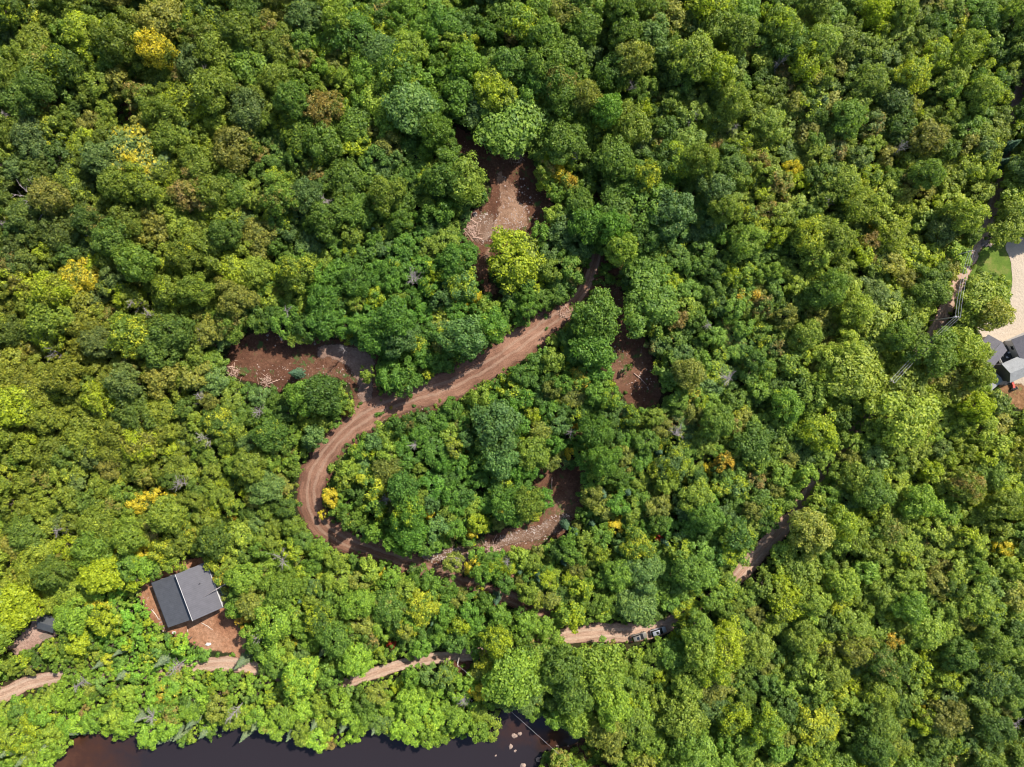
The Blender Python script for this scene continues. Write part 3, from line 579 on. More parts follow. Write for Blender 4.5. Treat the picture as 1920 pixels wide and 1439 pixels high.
BIG = [(957, 232, 52), (905, 205, 34), (838, 330, 34), (872, 335, 32), (866, 374, 22), (902, 372, 12), (770, 205, 40), (1118, 598, 38), (1110, 648, 34), (1215, 570, 44), (1205, 510, 30), (1842, 560, 40), (1860, 590, 28), (1885, 432, 27), (1800, 652, 30), (1828, 700, 27), (1788, 704, 40), (1745, 660, 36),
       (1690, 730, 42), (1640, 600, 40), (1600, 700, 46), (1690, 780, 48), (600, 740, 34), (565, 745, 26), (560, 625, 20), (610, 595, 30), (1060, 430, 30), (1085, 470, 22), (1030, 475, 22), (1155, 400, 38), (1215, 385, 40), (1260, 400, 34), (857, 492, 28), (838, 452, 22), (1180, 690, 6), (930, 800, 38), (705, 630, 30), (740, 600, 34), (870, 630, 34),
       (1005, 255, 24), (470, 870, 30), (770, 720, 22), (735, 705, 24), (690, 700, 14), (960, 1270, 46), (1010, 1260, 40), (1060, 1250, 38), (1120, 1250, 40), (980, 1300, 30), (1290, 700, 26), (1258, 690, 24), (1130, 1230, 25), (1470, 1040, 24), (1520, 1000, 34), (1500, 1060, 36), (1110, 900, 22), (1130, 860, 26), (1000, 850, 30), (990, 940, 26), (955, 950, 30)]
TALL = {}
for u, v, r, h_ in [(662, 972, 18, 1.3), (702, 1000, 16, 1.5), (738, 1016, 16, 1.5), (768, 1030, 14, 1.6), (945, 1092, 17, 1.4), (990, 1110, 18, 1.4), (632, 958, 13, 1.3), (850, 1055, 16, 1.3), (905, 1075, 18, 1.4), (1165, 468, 28, 1.35), (1150, 430, 26, 1.35), (1190, 520, 22, 1.2), (1015, 440, 18, 1.3), (1045, 405, 22, 1.35), (1045, 365, 15, 1.2), (490, 600, 24, 1.2), (530, 605, 22, 1.25), (575, 612, 20, 1.2), (1120, 880, 20, 1.3), (1110, 930, 18, 1.3), (1262, 640, 20, 1.0)]: TALL[(u, v)] = h_; BIG.append((u, v, r))
for u, v, r in BIG:
    put(u, v, r, 'green', region_tint(u, v, rr))
CONP = [(135, 1375, 18), (222, 1272, 12), (300, 1243, 12), (255, 1352, 11), (300, 1392, 14), (378, 1380, 12), (420, 1368, 12), (10, 1412, 14), (45, 1425, 15), (476, 1366, 12), (543, 1381, 10), (588, 1362, 11), (215, 1228, 8), (505, 1375, 10), (640, 1370, 10), (355, 1360, 10), (85, 1400, 12), (330, 1385, 10), (455, 1385, 9), (700, 1372, 9),
        (1132, 930, 10), (1142, 880, 9), (1112, 985, 9), (1062, 990, 8), (1178, 925, 9), (975, 1075, 9), (1010, 1085, 9), (1060, 1060, 8), (1250, 1020, 9), (1300, 960, 9), (548, 700, 9), (700, 430, 10), (540, 600, 9), (1545, 190, 10), (1900, 270, 14), (1895, 300, 12), (560, 1130, 9), (600, 1230, 9), (930, 1130, 9), (1240, 850, 9), (810, 1170, 9), (1080, 1000, 8), (445, 1250, 9), (180, 1250, 9)]
for u, v, r in CONP: put(u, v, r, 'spruce', (0.17, 0.23, 0.12) if v > 1200 and u < 800 else (0.07, 0.14, 0.075))
DEADP = [(383, 138, 14), (16, 212, 16), (38, 362, 40), (15, 432, 18), (190, 458, 16), (625, 376, 14), (415, 497, 12), (268, 572, 15), (388, 640, 16), (105, 672, 14), (372, 738, 16), (535, 590, 15), (785, 537, 18), (1290, 240, 14), (1376, 236, 10), (1375, 712, 20), (1262, 820, 18), (1582, 572, 18), (1300, 1252, 20), (1905, 1356, 22),
         (515, 1040, 20), (348, 918, 16), (108, 995, 16), (492, 1185, 14), (145, 1283, 14), (272, 1345, 18), (337, 1248, 14), (808, 212, 9), (785, 835, 12), (722, 938, 12), (1070, 820, 10), (400, 832, 16), (290, 600, 14), (1330, 605, 12), (870, 1320, 14), (960, 1052, 10), (1270, 1375, 12), (445, 1330, 14), (1085, 300, 12), (1185, 165, 12), (640, 660, 8), (1690, 290, 12), (1450, 130, 12), (1545, 390, 14), (490, 770, 12)]
for u, v, r in DEADP:
    q = (u, v, r, 'dead', None, 0, None); trees.append(q)
    grid.setdefault((int(u//50), int(v//50)), []).append((u, v, r*0.55))
n0 = len(trees)
# dart throwing: first big crowns, then smaller ones into what is left
for phase, tries, k in ((0, 18000, 0.68), (1, 20000, 0.58), (2, 30000, 0.55)):
    for _ in range(tries):
        u, v = rr.uniform(-110, 2030), rr.uniform(-110, 1560); r = region_r(u, v, rr)
        if phase == 0 and r < 17: continue
        if phase == 2: r = min(r, rr.uniform(10, 17))
        if near(u, v, r, k): continue
        if not clear_of(u, v, r): continue
        if v > 1439 and pdist(*unp(u, v, 3), RIVW) < 0: continue
        put(u, v, r, 'green', region_tint(u, v, rr), 0.0 if rr.random() > 0.28 else rr.uniform(0.12, 0.36), rr.choice([YG, YG, YG, YG, (0.38, 0.40, 0.03), (0.26, 0.19, 0.06)]))
print('TREES', len(trees))
KX = 960/0.75
def place(u, v, rpx, hfac):
    """trunk position so that the crown, at its height, shows at (u, v)"""
    x, y, z = gnd(u, v); h = hfac
    for _ in range(4):
        x, y = unp(u, v, z+h); z = T(x, y)
    return x, y, z, rpx*(HC-z-h)/KX
def low(x, y): return math.hypot(x, y)
# landmark-based labels
LM = [((350, 1115), 'the large dark metal-roofed house'), ((88, 1170), 'the small dark-roofed shed'), ((520, 670), 'the left dirt clearing'), ((955, 390), 'the top dirt clearing'), ((1020, 970), 'the lower rubble clearing'), ((1195, 700), 'the narrow clearing in the right lots'),
      ((1225, 1185), 'the two parked cars'), ((1797, 594), 'the utility pole by the wires'), ((1860, 480), 'the green lawn'), ((1905, 680), 'the grey-roofed buildings'), ((590, 920), 'the road bend'), ((930, 680), 'the widest stretch of new road'),
      ((1110, 520), 'the upper end of the new road'), ((1440, 1030), 'the sunny gap in the lane'), ((420, 1245), 'the lane below the house'), ((60, 1280), 'the pale lane at the left edge'), ((970, 1370), 'the rocky river shallows'), ((500, 1400), 'the dark river'), ((760, 1243), 'the lane above the river'),
      ((40, 362), 'the big dead tree at the left edge'), ((383, 138), 'the dead tree near the top left'), ((237, 215), 'the small red hollow'), ((1640, 30), 'the yellow crown at the top edge'), ((255, 292), 'the big yellow-flecked crown'), ((150, 520), 'the orange-yellow crown on the left'), ((1376, 712), 'the dead tree in the right lots'),
      ((1714, 1328), 'the bright yellow crown at lower right'), ((1300, 1252), 'the dead tree by the lane'), ((957, 232), 'the big round crown above the top clearing'), ((1905, 1356), 'the dead tree at the lower right corner'), ((1903, 1000), 'the orange crowns at the right edge'), ((1480, 1120), 'the yellow-green crown right of the lane'), ((1300, 60), 'the top edge right of centre'), ((1700, 850), 'the dense woods right of the lane'),
      ((1480, 320), 'the yellow sprig in the upper right woods'), ((1868, 360), 'the shaded lane at upper right'), ((785, 537), 'the dead tree in the upper lots'), ((625, 376), 'the dead tree left of the top lots'), ((290, 925), 'the yellow crowns on the left'), ((1370, 450), 'the orange sprig in the right lots'), ((700, 1100), 'the woods below the road bend'), ((1500, 1380), 'the lower edge right of centre')]
DIRS = ['right of', 'upper right of', 'above', 'upper left of', 'left of', 'lower left of', 'below', 'lower right of']
ORD = ['nearest', 'second', 'third', 'fourth', 'fifth', 'sixth', 'seventh', 'eighth', 'ninth', 'tenth', 'eleventh', 'twelfth', 'thirteenth', 'fourteenth', 'fifteenth', 'sixteenth', 'seventeenth', 'eighteenth', 'nineteenth', 'twentieth', 'twenty-first', 'twenty-second', 'twenty-third', 'twenty-fourth', 'twenty-fifth']
pending = {}
def want_label(o, u, v, look, noun):
    (lu, lv), nm = min(LM, key=lambda q: math.hypot(u-q[0][0], v-q[0][1])+(60 if math.hypot(u-q[0][0], v-q[0][1]) < 1 else 0))
    d = int(round(math.atan2(-(v-lv), u-lu)/(math.pi/4))) % 8
    pending.setdefault((look, noun, DIRS[d], nm), []).append((math.hypot(u-lu, v-lv), o))
def look_of(t, kind):
    r, g_, b = t; s = r/g_
    r, g_, b = r/1.92, g_/1.7, b/1.4; s = r/g_
    if b/g_ > 0.38: return 'bluish green'
    if g_ < 0.10: return 'dark green'
    if s > 0.78: return 'olive'
    if g_ > 0.185: return 'bright lime green'
    if s > 0.58: return 'yellowish green'
    return 'fresh green'
def make_tree(name, loc, rz, sc, parts, cat, group, props=None):
    e = empty(name, loc, rz); e.scale = sc; tag(e, None, cat, group)
    for pn, me, z in parts:
        o = bpy.data.objects.new(pn, me); C.objects.link(o); o.parent = e; o.location = (0, 0, z)
        if props and pn == 'crown':
            for k_, v_ in props.items(): o[k_] = v_
    return e
def inside(u, v, r): return -r*0.3 < u < 1920+r*0.3 and -r*0.3 < v < 1439+r*0.3
greens = sorted([q for q in trees if q[3] == 'green' and inside(q[0], q[1], q[2])], key=lambda q: -q[2])
large = [q for q in greens if q[2] >= 19.5][:300]; sm_ = [q for q in greens if q[2] < 19.5]
smalls = sm_[:300]
ind = set(id(q) for q in large) | set(id(q) for q in smalls)
rest = []; USED = {}
def proto_for(r_m, rr):
    k = 'L' if r_m > 3.9 else ('M' if r_m > 2.25 else 'S'); return rr.choice(CLS[k])
rt = random.Random(11)
for q in trees:
    u, v, rp, kind, tint, au, atn = q
    if kind == 'dead':
        x, y, z, rm = place(u, v, rp, 7.0); s = rm/2.6; a = rt.choice(DEAD); h = 9*s if s < 1.6 else 9*1.6
        zz = 1.0 if s < 1.3 else 1.3/s
        e = make_tree('dead_tree', (x, y, z), rt.uniform(0, 6.28), (s, s, max(0.8, 1.15)), [('trunk', a[0], 0), ('branches', a[1], 0)], 'tree', 'bare dead trees among the woods')
        want_label(e, u, v, 'bare grey' if rp < 17 else 'large bare grey', 'dead tree'); continue
    if kind == 'spruce':
        x, y, z, rm = place(u, v, rp, 7.0); s = rm/2.0; m, t_, _ = rt.choice(CON)
        e = make_tree('spruce_tree', (x, y, z), rt.uniform(0, 6.28), (s*1.2, s*1.2, rt.uniform(0.85, 1.2)), [('crown', m, 0), ('trunk', t_, 0)], 'tree', 'pointed spruces among the broadleaf trees', {'tint': tint, 'autumn': 0.0, 'autumn_tint': (0.1, 0.1, 0.1)})
        want_label(e, u, v, 'pale bluish' if v > 1200 and u < 800 else 'dark bluish', 'pointed spruce'); continue
    r0 = rp/6.5; i = proto_for(r0, rt); cl, cm, tm, pr, hz, h0 = PROTO[i]; hs = rt.uniform(0.72, 1.3)
    if (u, v) in TALL: hs = TALL[(u, v)]
    if cl == 'M' and 300 < u < 1400 and v > 250: hs *= 0.9
    x, y, z, rm = place(u, v, rp, h0*hs); s = rm/pr*1.10; rz = rt.uniform(0, 6.28)
    sz = hs; sc = (s*rt.uniform(0.94, 1.06), s*rt.uniform(0.94, 1.06), sz)
    if kind == 'autumn' or id(q) in ind:
        nm = 'autumn_tree' if kind == 'autumn' else ('broadleaf_tree' if id(q) in set() or rp >= 19.5 else 'young_broadleaf_tree')
        grp = {'autumn_tree': 'trees turning autumn colours', 'broadleaf_tree': 'large broadleaf trees of the woods', 'young_broadleaf_tree': 'small broadleaf trees of the woods'}[nm]
        e = make_tree(nm, (x, y, z), rz, sc, [('crown', cm, h0), ('trunk', tm, 0)], 'tree', grp, {'tint': tint, 'autumn': float(au), 'autumn_tint': atn})
        if kind == 'autumn':
            look = {Y: 'yellow', O: 'orange-yellow', YG: 'yellow-green', RD: 'red', PK: 'pinkish'}.get(atn, 'bronze'); want_label(e, u, v, look if au > 0.42 else look+' flecked', 'autumn tree' if rp > 12 else 'small autumn tree')
        else:
            sz_ = 'very broad ' if rp > 33 else ('broad ' if rp > 25 else ('' if rp >= 19.5 else 'small ')); want_label(e, u, v, sz_+look_of(tint, kind), 'tree')
        USED.setdefault(i, e)
    else: rest.append((x, y, z, rz, sc, i, tint, au, atn, h0))
for (look, noun, d, nm), L in pending.items():
    L.sort(key=lambda q: q[0])
    for k_, (_, o) in enumerate(L):
        lb = f'{look} {noun} {d} {nm}' if len(L) == 1 else f'{ORD[min(k_, 24)]} {look} {noun} {d} {nm}'
        if len(lb.split()) > 16: lb = lb.replace('the ', '')
        o['label'] = lb
print('INDIV large', len(large), 'small', len(smalls), 'rest', len(rest))
# ---- the remaining woods: one countless mass, scattered with geometry nodes from the same tree meshes
def scatter(name, pts, protos, label):
    """pts: (x,y,z,rz,scale,proto,tint,autumn,autumn_tint); protos: {key: [objects]}"""
    me = bpy.data.meshes.new(name); me.from_pydata([p[:3] for p in pts], [], [])
    for an, ty, fn in (('rot', 'FLOAT_VECTOR', lambda p: (0, 0, p[3])), ('scl', 'FLOAT_VECTOR', lambda p: p[4]), ('tint', 'FLOAT_VECTOR', lambda p: p[6]), ('autumn_tint', 'FLOAT_VECTOR', lambda p: p[8])):
        a = me.attributes.new(an, ty, 'POINT'); a.data.foreach_set('vector', [c for p in pts for c in fn(p)])
    a = me.attributes.new('autumn', 'FLOAT', 'POINT'); a.data.foreach_set('value', [float(p[7]) for p in pts])
    a = me.attributes.new('proto', 'INT', 'POINT'); a.data.foreach_set('value', [p[5] for p in pts])
    o = bpy.data.objects.new(name, me); C.objects.link(o)
    ng = bpy.data.node_groups.new(name+'_scatter', 'GeometryNodeTree')
    ng.interface.new_socket('Geometry', in_out='INPUT', socket_type='NodeSocketGeometry'); ng.interface.new_socket('Geometry', in_out='OUTPUT', socket_type='NodeSocketGeometry')
    gi = ng.nodes.new('NodeGroupInput'); go = ng.nodes.new('NodeGroupOutput'); join = ng.nodes.new('GeometryNodeJoinGeometry'); L = ng.links.new
    def attr(nm, ty):
        n = ng.nodes.new('GeometryNodeInputNamedAttribute'); n.data_type = ty; n.inputs[0].default_value = nm; return n.outputs[0]
    pr_, ro, sc_ = attr('proto', 'INT'), attr('rot', 'FLOAT_VECTOR'), attr('scl', 'FLOAT_VECTOR')
    for key, objs in protos.items():
        cmp = ng.nodes.new('FunctionNodeCompare'); cmp.data_type = 'INT'; cmp.operation = 'EQUAL'; L(pr_, cmp.inputs[2]); cmp.inputs[3].default_value = key
        ip = ng.nodes.new('GeometryNodeInstanceOnPoints'); L(gi.outputs[0], ip.inputs['Points']); L(cmp.outputs[0], ip.inputs['Selection'])
        j2 = ng.nodes.new('GeometryNodeJoinGeometry')
        for ob, zoff in objs:
            oi = ng.nodes.new('GeometryNodeObjectInfo'); oi.transform_space = 'ORIGINAL'; oi.inputs['Object'].default_value = ob
            tf = ng.nodes.new('GeometryNodeTransform'); tf.inputs['Translation'].default_value = (0, 0, zoff); L(oi.outputs['Geometry'], tf.inputs['Geometry']); L(tf.outputs[0], j2.inputs[0])
        L(j2.outputs[0], ip.inputs['Instance']); L(ro, ip.inputs['Rotation']); L(sc_, ip.inputs['Scale']); L(ip.outputs[0], join.inputs[0])
    L(join.outputs[0], go.inputs[0])
    md = o.modifiers.new('scatter', 'NODES'); md.node_group = ng
    tag(o, label, None, None, 'stuff'); return o
protos = {}
for i, (cl, cm, tm, pr, hz, h0) in enumerate(PROTO):
    if i in USED:
        ch = {c.data.name.split('.')[0]: c for c in USED[i].children}; protos[i] = [(ch['crown'], h0), (ch['trunk'], 0)]
keys = list(protos)
rest = [p if p[5] in protos else (*p[:5], keys[0], *p[6:]) for p in rest]
f_ = scatter('woodland', rest, protos, 'the rest of the closed green woodland canopy between the larger trees'); tag(f_, None, 'woodland')
# ---- undergrowth: one low shrub drawn near the lane, its look repeated as a mass
rb = random.Random(5); bushes = []
for s in range(3):
    V, F = [], []
    for _ in range(5):
        c = Vector((rb.uniform(-.55, .55), rb.uniform(-.55, .55), rb.uniform(0.25, 0.7))); cr = rb.uniform(0.4, 0.65)
        for _ in range(60):
            q = rdir(rb); q.z = abs(q.z)*1.0-0.1; add_leaf(V, F, c+q*cr*rb.uniform(0.7, 1.1), q+rdir(rb)*0.6, 0.25, rb)
    bushes.append(leafmesh('shrub', V, F))
BSP = []
for (u, v), mm in zip([(1075, 1172), (1105, 1210), (905, 1045)], bushes):
    x, y, z = gnd(u, v); o = bpy.data.objects.new('shrub', mm); C.objects.link(o); o.location = (x, y, z); o['tint'] = (0.10, 0.19, 0.03); o['autumn'] = 0.0; o['autumn_tint'] = (0.3, 0.2, 0.02); o.scale = (1.5, 1.5, 1.4); BSP.append(o)
for o, l in zip(BSP, ['low leafy shrub at the left end of the sunny lane', 'low leafy shrub on the lower verge of the sunny lane', 'low leafy shrub under the rubble clearing']): tag(o, l, 'shrub')
def ground_open(u, v):
    """signed pixels to the nearest bare ground"""
    d = 1e9
    for P in (EARTH_LEFT, EARTH_TOP, EARTH_LOW, EARTH_LOW2, EARTH_R, EARTH_HOUSE, EARTH_SHED, EXCL[12], [(1880, 455), (1925, 425), (2010, 380), (2010, 680), (1990, 740), (1880, 740), (1830, 660), (1822, 628), (1845, 596), (1892, 575)]):
        d = min(d, pdist(u, v, P))
    for Q in (NEW_ROAD, LANE):
        for a, b in zip(Q, Q[1:]):
            e, f = segd(u, v, a, b); d = min(d, e-lerp(a[2], b[2], f))
    return d
ug = []; yv = -60
while yv < 1500:
    xu = -60
    while xu < 1980:
        u, v = xu+rb.uniform(-6, 6), yv+rb.uniform(-6, 6); xu += 12.5
        d = ground_open(u, v)
        if d < -2 and not (rb.random() < 0.035 and d > -16 and not (u > 1800)): continue
        x, y, z = gnd(u, v)
        if pdist(x, y, RIVW) < 0.8: continue
        s = rb.uniform(1.0, 2.1) if d > 8 else rb.uniform(0.5, 1.1); t_ = region_tint(u, v, rb); k = 1.1
        ug.append((x, y, z-0.1, rb.uniform(0, 6.28), (s, s, s*rb.uniform(0.7, 1.2)), rb.randrange(3), tuple(lerp(c, q, 0.3)*k for c, q in zip(t_, (0.07, 0.16, 0.025))), 0.0 if rb.random() > 0.05 else 0.3, rb.choice([Y, O, PK])))
    yv += 12.5
print('UNDERGROWTH', len(ug))
u_ = scatter('undergrowth', ug, {i: [(o, 0)] for i, o in enumerate(BSP)}, 'low green undergrowth covering the forest floor and road verges'); tag(u_, None, 'undergrowth')
# ------------------------------------------------------------------ stones and rubble
def rock_mesh(name, seed, mat, n=2):
    bm = bmesh.new(); bmesh.ops.create_icosphere(bm, subdivisions=n, radius=1)
    for v in bm.verts:
        k = 1+0.55*noise.noise(v.co*1.1+Vector((seed*7, 0, 0)))+0.18*noise.noise(v.co*3+Vector((0, seed*3, 0))); v.co *= k; v.co.z *= 0.62
    m = bpy.data.meshes.new(name); bm.to_mesh(m); bm.free(); m.materials.append(mat); return m
RK = [rock_mesh('boulder', s, M['rock']) for s in range(3)]; RW = [rock_mesh('boulder', 5+s, M['rock_wet']) for s in range(3)]
def boulder(u, v, s, label, group, lib, z=None, i=0, name='boulder'):
    x, y, zz = gnd(u, v)
    o = bpy.data.objects.new(name, lib[i % 3]); C.objects.link(o); o.location = (x, y, (zz if z is None else z)+0.1*s); o.scale = (s, s*0.8, s*0.8); o.rotation_euler = (0, 0, u*0.7)
    return tag(o, label, 'boulder', group)
for i, (u, v, s, l) in enumerate([(965, 1375, 0.9, 'large pale boulder in the shallows, uppermost of the mid-stream rocks'), (975, 1371, 0.7, 'pale boulder in the shallows right beside the uppermost large one'), (958, 1395, 0.8, 'tan boulder in the middle of the rocky shallows'), (966, 1403, 0.5, 'small tan rock just below the middle boulder in the shallows'),
                                  (980, 1431, 0.9, 'white-pink rock by itself at the bottom edge of the river'), (930, 1412, 0.4, 'small rock breaking the dark water left of the shallows'), (1015, 1408, 0.8, 'rounded rock at the upper left of the stony river point'), (1008, 1424, 0.9, 'rock at the lower left of the stony river point'), (1028, 1400, 0.7, 'rock at the top of the stony river point'),
                                  (1045, 1398, 0.6, 'rock on the right of the stony river point'), (1002, 1411, 0.5, 'yellow-green topped rock left of the stony river point'), (948, 1362, 0.5, 'small rock nearest the left bank of the shallows')]):
    boulder(u, v, s, l, 'rocks in and beside the river shallows', RW, z=-0.1 if i < 6 else None, i=i)
bp = empty('rock_pile', gnd(1852, 455)); tag(bp, 'oval pile of pale boulders at the top left of the lawn', 'rock pile')
for k_ in range(13):
    a = k_*2.4; rr_ = 0.42*math.sqrt(k_); o = bpy.data.objects.new('stone', RK[k_ % 3]); C.objects.link(o); o.parent = bp; s = R.uniform(0.45, 0.8)
    o.location = (1.25*rr_*math.cos(a), 0.8*rr_*math.sin(a), 0.2+0.35*(k_ < 5)); o.scale = (s, s, s)
peb = []
def rubble(P, n, s0, s1):
    k_ = 0; us = [p[0] for p in P]; vs_ = [p[1] for p in P]
    while k_ < n:
        u, v = R.uniform(min(us), max(us)), R.uniform(min(vs_), max(vs_))
        if not inpoly(u, v, P): continue
        k_ += 1
        if noise.noise((u*0.05, v*0.05, 2.2)) < R.uniform(-0.35, 0.25): continue
        x, y, z = gnd(u, v); s = R.uniform(s0, s1)**1.0; s = s*R.uniform(0.5, 1)
        peb.append((x, y, z+0.1, R.uniform(0, 6.28), (s, s*0.8, s*0.7), R.randrange(3), (0, 0, 0), 0.0, (0, 0, 0)))
rubble([(425, 690), (470, 680), (560, 690), (640, 672), (668, 700), (660, 735), (630, 705), (590, 705), (560, 735), (500, 727)], 200, 0.06, 0.26)
rubble([(500, 628), (600, 640), (590, 650), (500, 650)], 30, 0.2, 0.5)
rubble([(873, 412), (905, 395), (930, 390), (985, 380), (1000, 420), (950, 445), (905, 460), (880, 450)], 420, 0.1, 0.36)
rubble([(925, 330), (985, 330), (1015, 420), (930, 440)], 120, 0.1, 0.4)
rubble([(905, 1015), (950, 1000), (1005, 985), (1040, 965), (1075, 960), (1070, 990), (1030, 1010), (975, 1022), (915, 1034)], 520, 0.1, 0.36)
rubble([(800, 1050), (850, 1028), (885, 1025), (880, 1060), (835, 1075)], 240, 0.12, 0.42)
rubble([(760, 745), (860, 715), (860, 725), (790, 775), (720, 790), (640, 835), (660, 810)], 160, 0.1, 0.34)
rubble([(830, 700), (900, 660), (960, 620), (990, 615), (900, 690)], 60, 0.1, 0.3)
rubble([(1140, 640), (1170, 620), (1220, 680), (1225, 750), (1180, 760)], 90, 0.1, 0.35)
rubble([(940, 1340), (1000, 1335), (1070, 1372), (1120, 1400), (1100, 1410), (1010, 1440), (1000, 1420), (1050, 1395)], 260, 0.1, 0.4)
rubble([(945, 1355), (985, 1350), (990, 1420), (940, 1420)], 60, 0.15, 0.35)
rubble([(262, 1110), (275, 1110), (320, 1185), (310, 1190), (275, 1150)], 60, 0.1, 0.35)
rubble([(1410, 1050), (1470, 985), (1480, 990), (1400, 1075)], 80, 0.1, 0.3)
s0 = [boulder(891, 402, 0.8, 'rounded boulder at the upper left of the rubble by the top clearing', 'boulders in the clearings', RK, i=0), boulder(566, 640, 0.8, 'pale boulder on the shaded back edge of the left clearing', 'boulders in the clearings', RK, i=1), boulder(528, 636, 0.6, 'smaller pale boulder left along the shaded edge of the left clearing', 'boulders in the clearings', RK, i=2)]
rb_ = scatter('loose_rubble', peb, {i: [(o, 0)] for i, o in enumerate(s0)}, 'loose stones and rubble strewn over the cleared earth and road edges'); tag(rb_, None, 'rubble')
# logs and sticks
def log(name, a, b, r, label, group=None, mat='log', lift=0.25, lift2=None):
    A, B = gnd(*a), gnd(*b); lift2 = lift if lift2 is None else lift2; mb = MB(); p, q = Vector(A)+Vector((0, 0, lift)), Vector(B)+Vector((0, 0, lift2)); m_ = p.lerp(q, 0.5)+Vector((0.1, 0.15, 0.03))
    d = (q-p).normalized(); mb.tube([p, m_, q], [r, r*0.85, r*0.5], 8)
    for t_ in (0.35, 0.6, 0.8):
        c = p.lerp(q, t_); mb.tube([c, c+(d+Vector((d.y, -d.x, 0.3))).normalized()*r*3], [r*0.3, r*0.15], 5)
    return tag(mb.build(name, M[mat], smooth=True), label, 'log', group)
G_L = 'felled logs around the clearings'
for a, b, r, l in [((875, 410), (893, 418), 0.22, 'uppermost felled log left of the top clearing'), ((877, 428), (893, 424), 0.18, 'felled log just below the uppermost one by the top clearing'), ((884, 437), (890, 450), 0.2, 'short upright-lying log at the lower left of the top clearing rubble'), ((888, 447), (905, 449), 0.24, 'thick pale log along the bottom of the top clearing rubble'),
                   ((426, 689), (440, 689), 0.2, 'pale straight log at the left tip of the left clearing'), ((500, 722), (525, 712), 0.14, 'slim log on the lower edge of the left clearing'), ((905, 1037), (930, 1045), 0.14, 'slim log at the lower left of the lower rubble clearing'), ((925, 1028), (955, 1040), 0.12, 'thin branch-like log below the lower rubble clearing'), ((1035, 895), (1032, 930), 0.13, 'thin upright-lying pole in the shaded part of the lower clearing'),
                   ((1188, 700), (1212, 722), 0.15, 'slim log in the shade of the right-lot clearing')]:
    log('log', a, b, r, l, G_L)
def brush(u, v, s, label, n=40, mat='log', w=1.0):
    mb = MB(); rq = random.Random(int(u*v))
    for _ in range(n):
        c = Vector((rq.gauss(0, s*0.4), rq.gauss(0, s*0.4)*w, rq.uniform(0.1, 0.7))); d = rdir(rq); d.z *= 0.25; L = rq.uniform(0.5, 1.6)*s*0.4; r = rq.uniform(0.04, 0.09); k_ = rdir(rq)*L*0.15
        mb.tube([c-d*L, c+k_, c+d*L], [r, r*0.8, r*0.4], 4)
    o = mb.build('brush_pile', M[mat]); o.location = gnd(u, v); return tag(o, label, 'brush pile', 'brush piles by the clearings')
brush(440, 700, 2.6, 'twiggy brush pile at the left tip of the left clearing'); brush(500, 715, 2.2, 'low brush pile on the lower rim of the left clearing'); brush(885, 432, 3.0, 'wide brush pile among the rubble left of the top clearing', 70)
brush(920, 1032, 3.2, 'brush pile along the lower edge of the lower rubble clearing', 80); brush(855, 1050, 2.6, 'pale brush heap in the small stony clearing', 60, 'deadwood'); brush(970, 295, 2.4, 'reddish brush pile at the top edge of the top clearing', 50); brush(1055, 585, 2.2, 'brush pile beside the upper part of the new road', 40)
brush(872, 1312, 2.6, 'pinkish brush heap between the lane and the river', 60); brush(1150, 590, 2.0, 'small brush heap at the top of the right-lot clearing', 36); brush(25, 1172, 2.0, 'brush heap in the shade left of the small shed', 30, 'deadwood')
# ------------------------------------------------------------------ the big house with the metal roof
def V3(u, v, z): x, y = unp(u, v, z); return Vector((x, y, z))
g0 = gnd(345, 1118)[2]
hz_r, hz_l, hz_e, hz_e2 = g0+7.2, g0+6.2, g0+4.3, g0+4.0
rt_, rb2 = V3(333, 1076, hz_r), V3(365.5, 1162.5, hz_r)
dvec = (rb2-rt_).normalized(); ac = Vector((-dvec.y, dvec.x, 0))      # ac points to the photo's right
Lr = (rb2-rt_).length
wr_ = (V3(401, 1096, hz_e)-(rt_+rb2)/2).dot(ac); wl_ = -(V3(300, 1136, hz_e2)-(rt_+rb2)/2).dot(ac)
cx = (rt_+rb2)/2; house = empty('house', (cx.x, cx.y, g0), math.atan2(ac.y, ac.x)); tag(house, 'large house with a dark standing-seam metal roof in an orange dirt yard', 'house')
hl = Lr/2
M['roof_light'] = metal_roof('grey_metal_roof', (0.055, 0.051, 0.058), 0, 0.55); M['roof_shaded'] = metal_roof('shaded_metal_roof', (0.045, 0.046, 0.052), 0, 0.55, rough=0.75)  # second is the same metal, shade of the slope facing off the sun painted in
# local frame: x across (right plane +), y along ridge (+ = away up), z up
def hb(name, mat, f, parent=house): mb = MB(); f(mb); return mb.build(name, M[mat], parent)
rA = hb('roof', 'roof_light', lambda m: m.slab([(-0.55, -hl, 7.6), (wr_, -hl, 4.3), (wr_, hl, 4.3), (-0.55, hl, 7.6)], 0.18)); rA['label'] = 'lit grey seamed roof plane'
rB = hb('roof', 'roof_shaded', lambda m: m.slab([(0.1, -hl+0.1, 5.7), (-wl_, -hl+0.1, 4.0), (-wl_, hl-0.1, 4.0), (0.1, hl-0.1, 5.7)], 0.18)); rB['label'] = 'dark roof plane on the shaded side'
hb('ridge_cap', 'wall_w', lambda m: m.box((-0.53, 0, 7.62), (0.12, 2*hl+0.1, 0.08)), rA)
hb('gutter', 'wall_w', lambda m: m.box((wr_+0.1, 0, 4.15), (0.15, 2*hl, 0.16)), rA); hb('gutter', 'black', lambda m: m.box((-wl_-0.12, 0, 3.85), (0.16, 2*hl-0.2, 0.16)), rB)
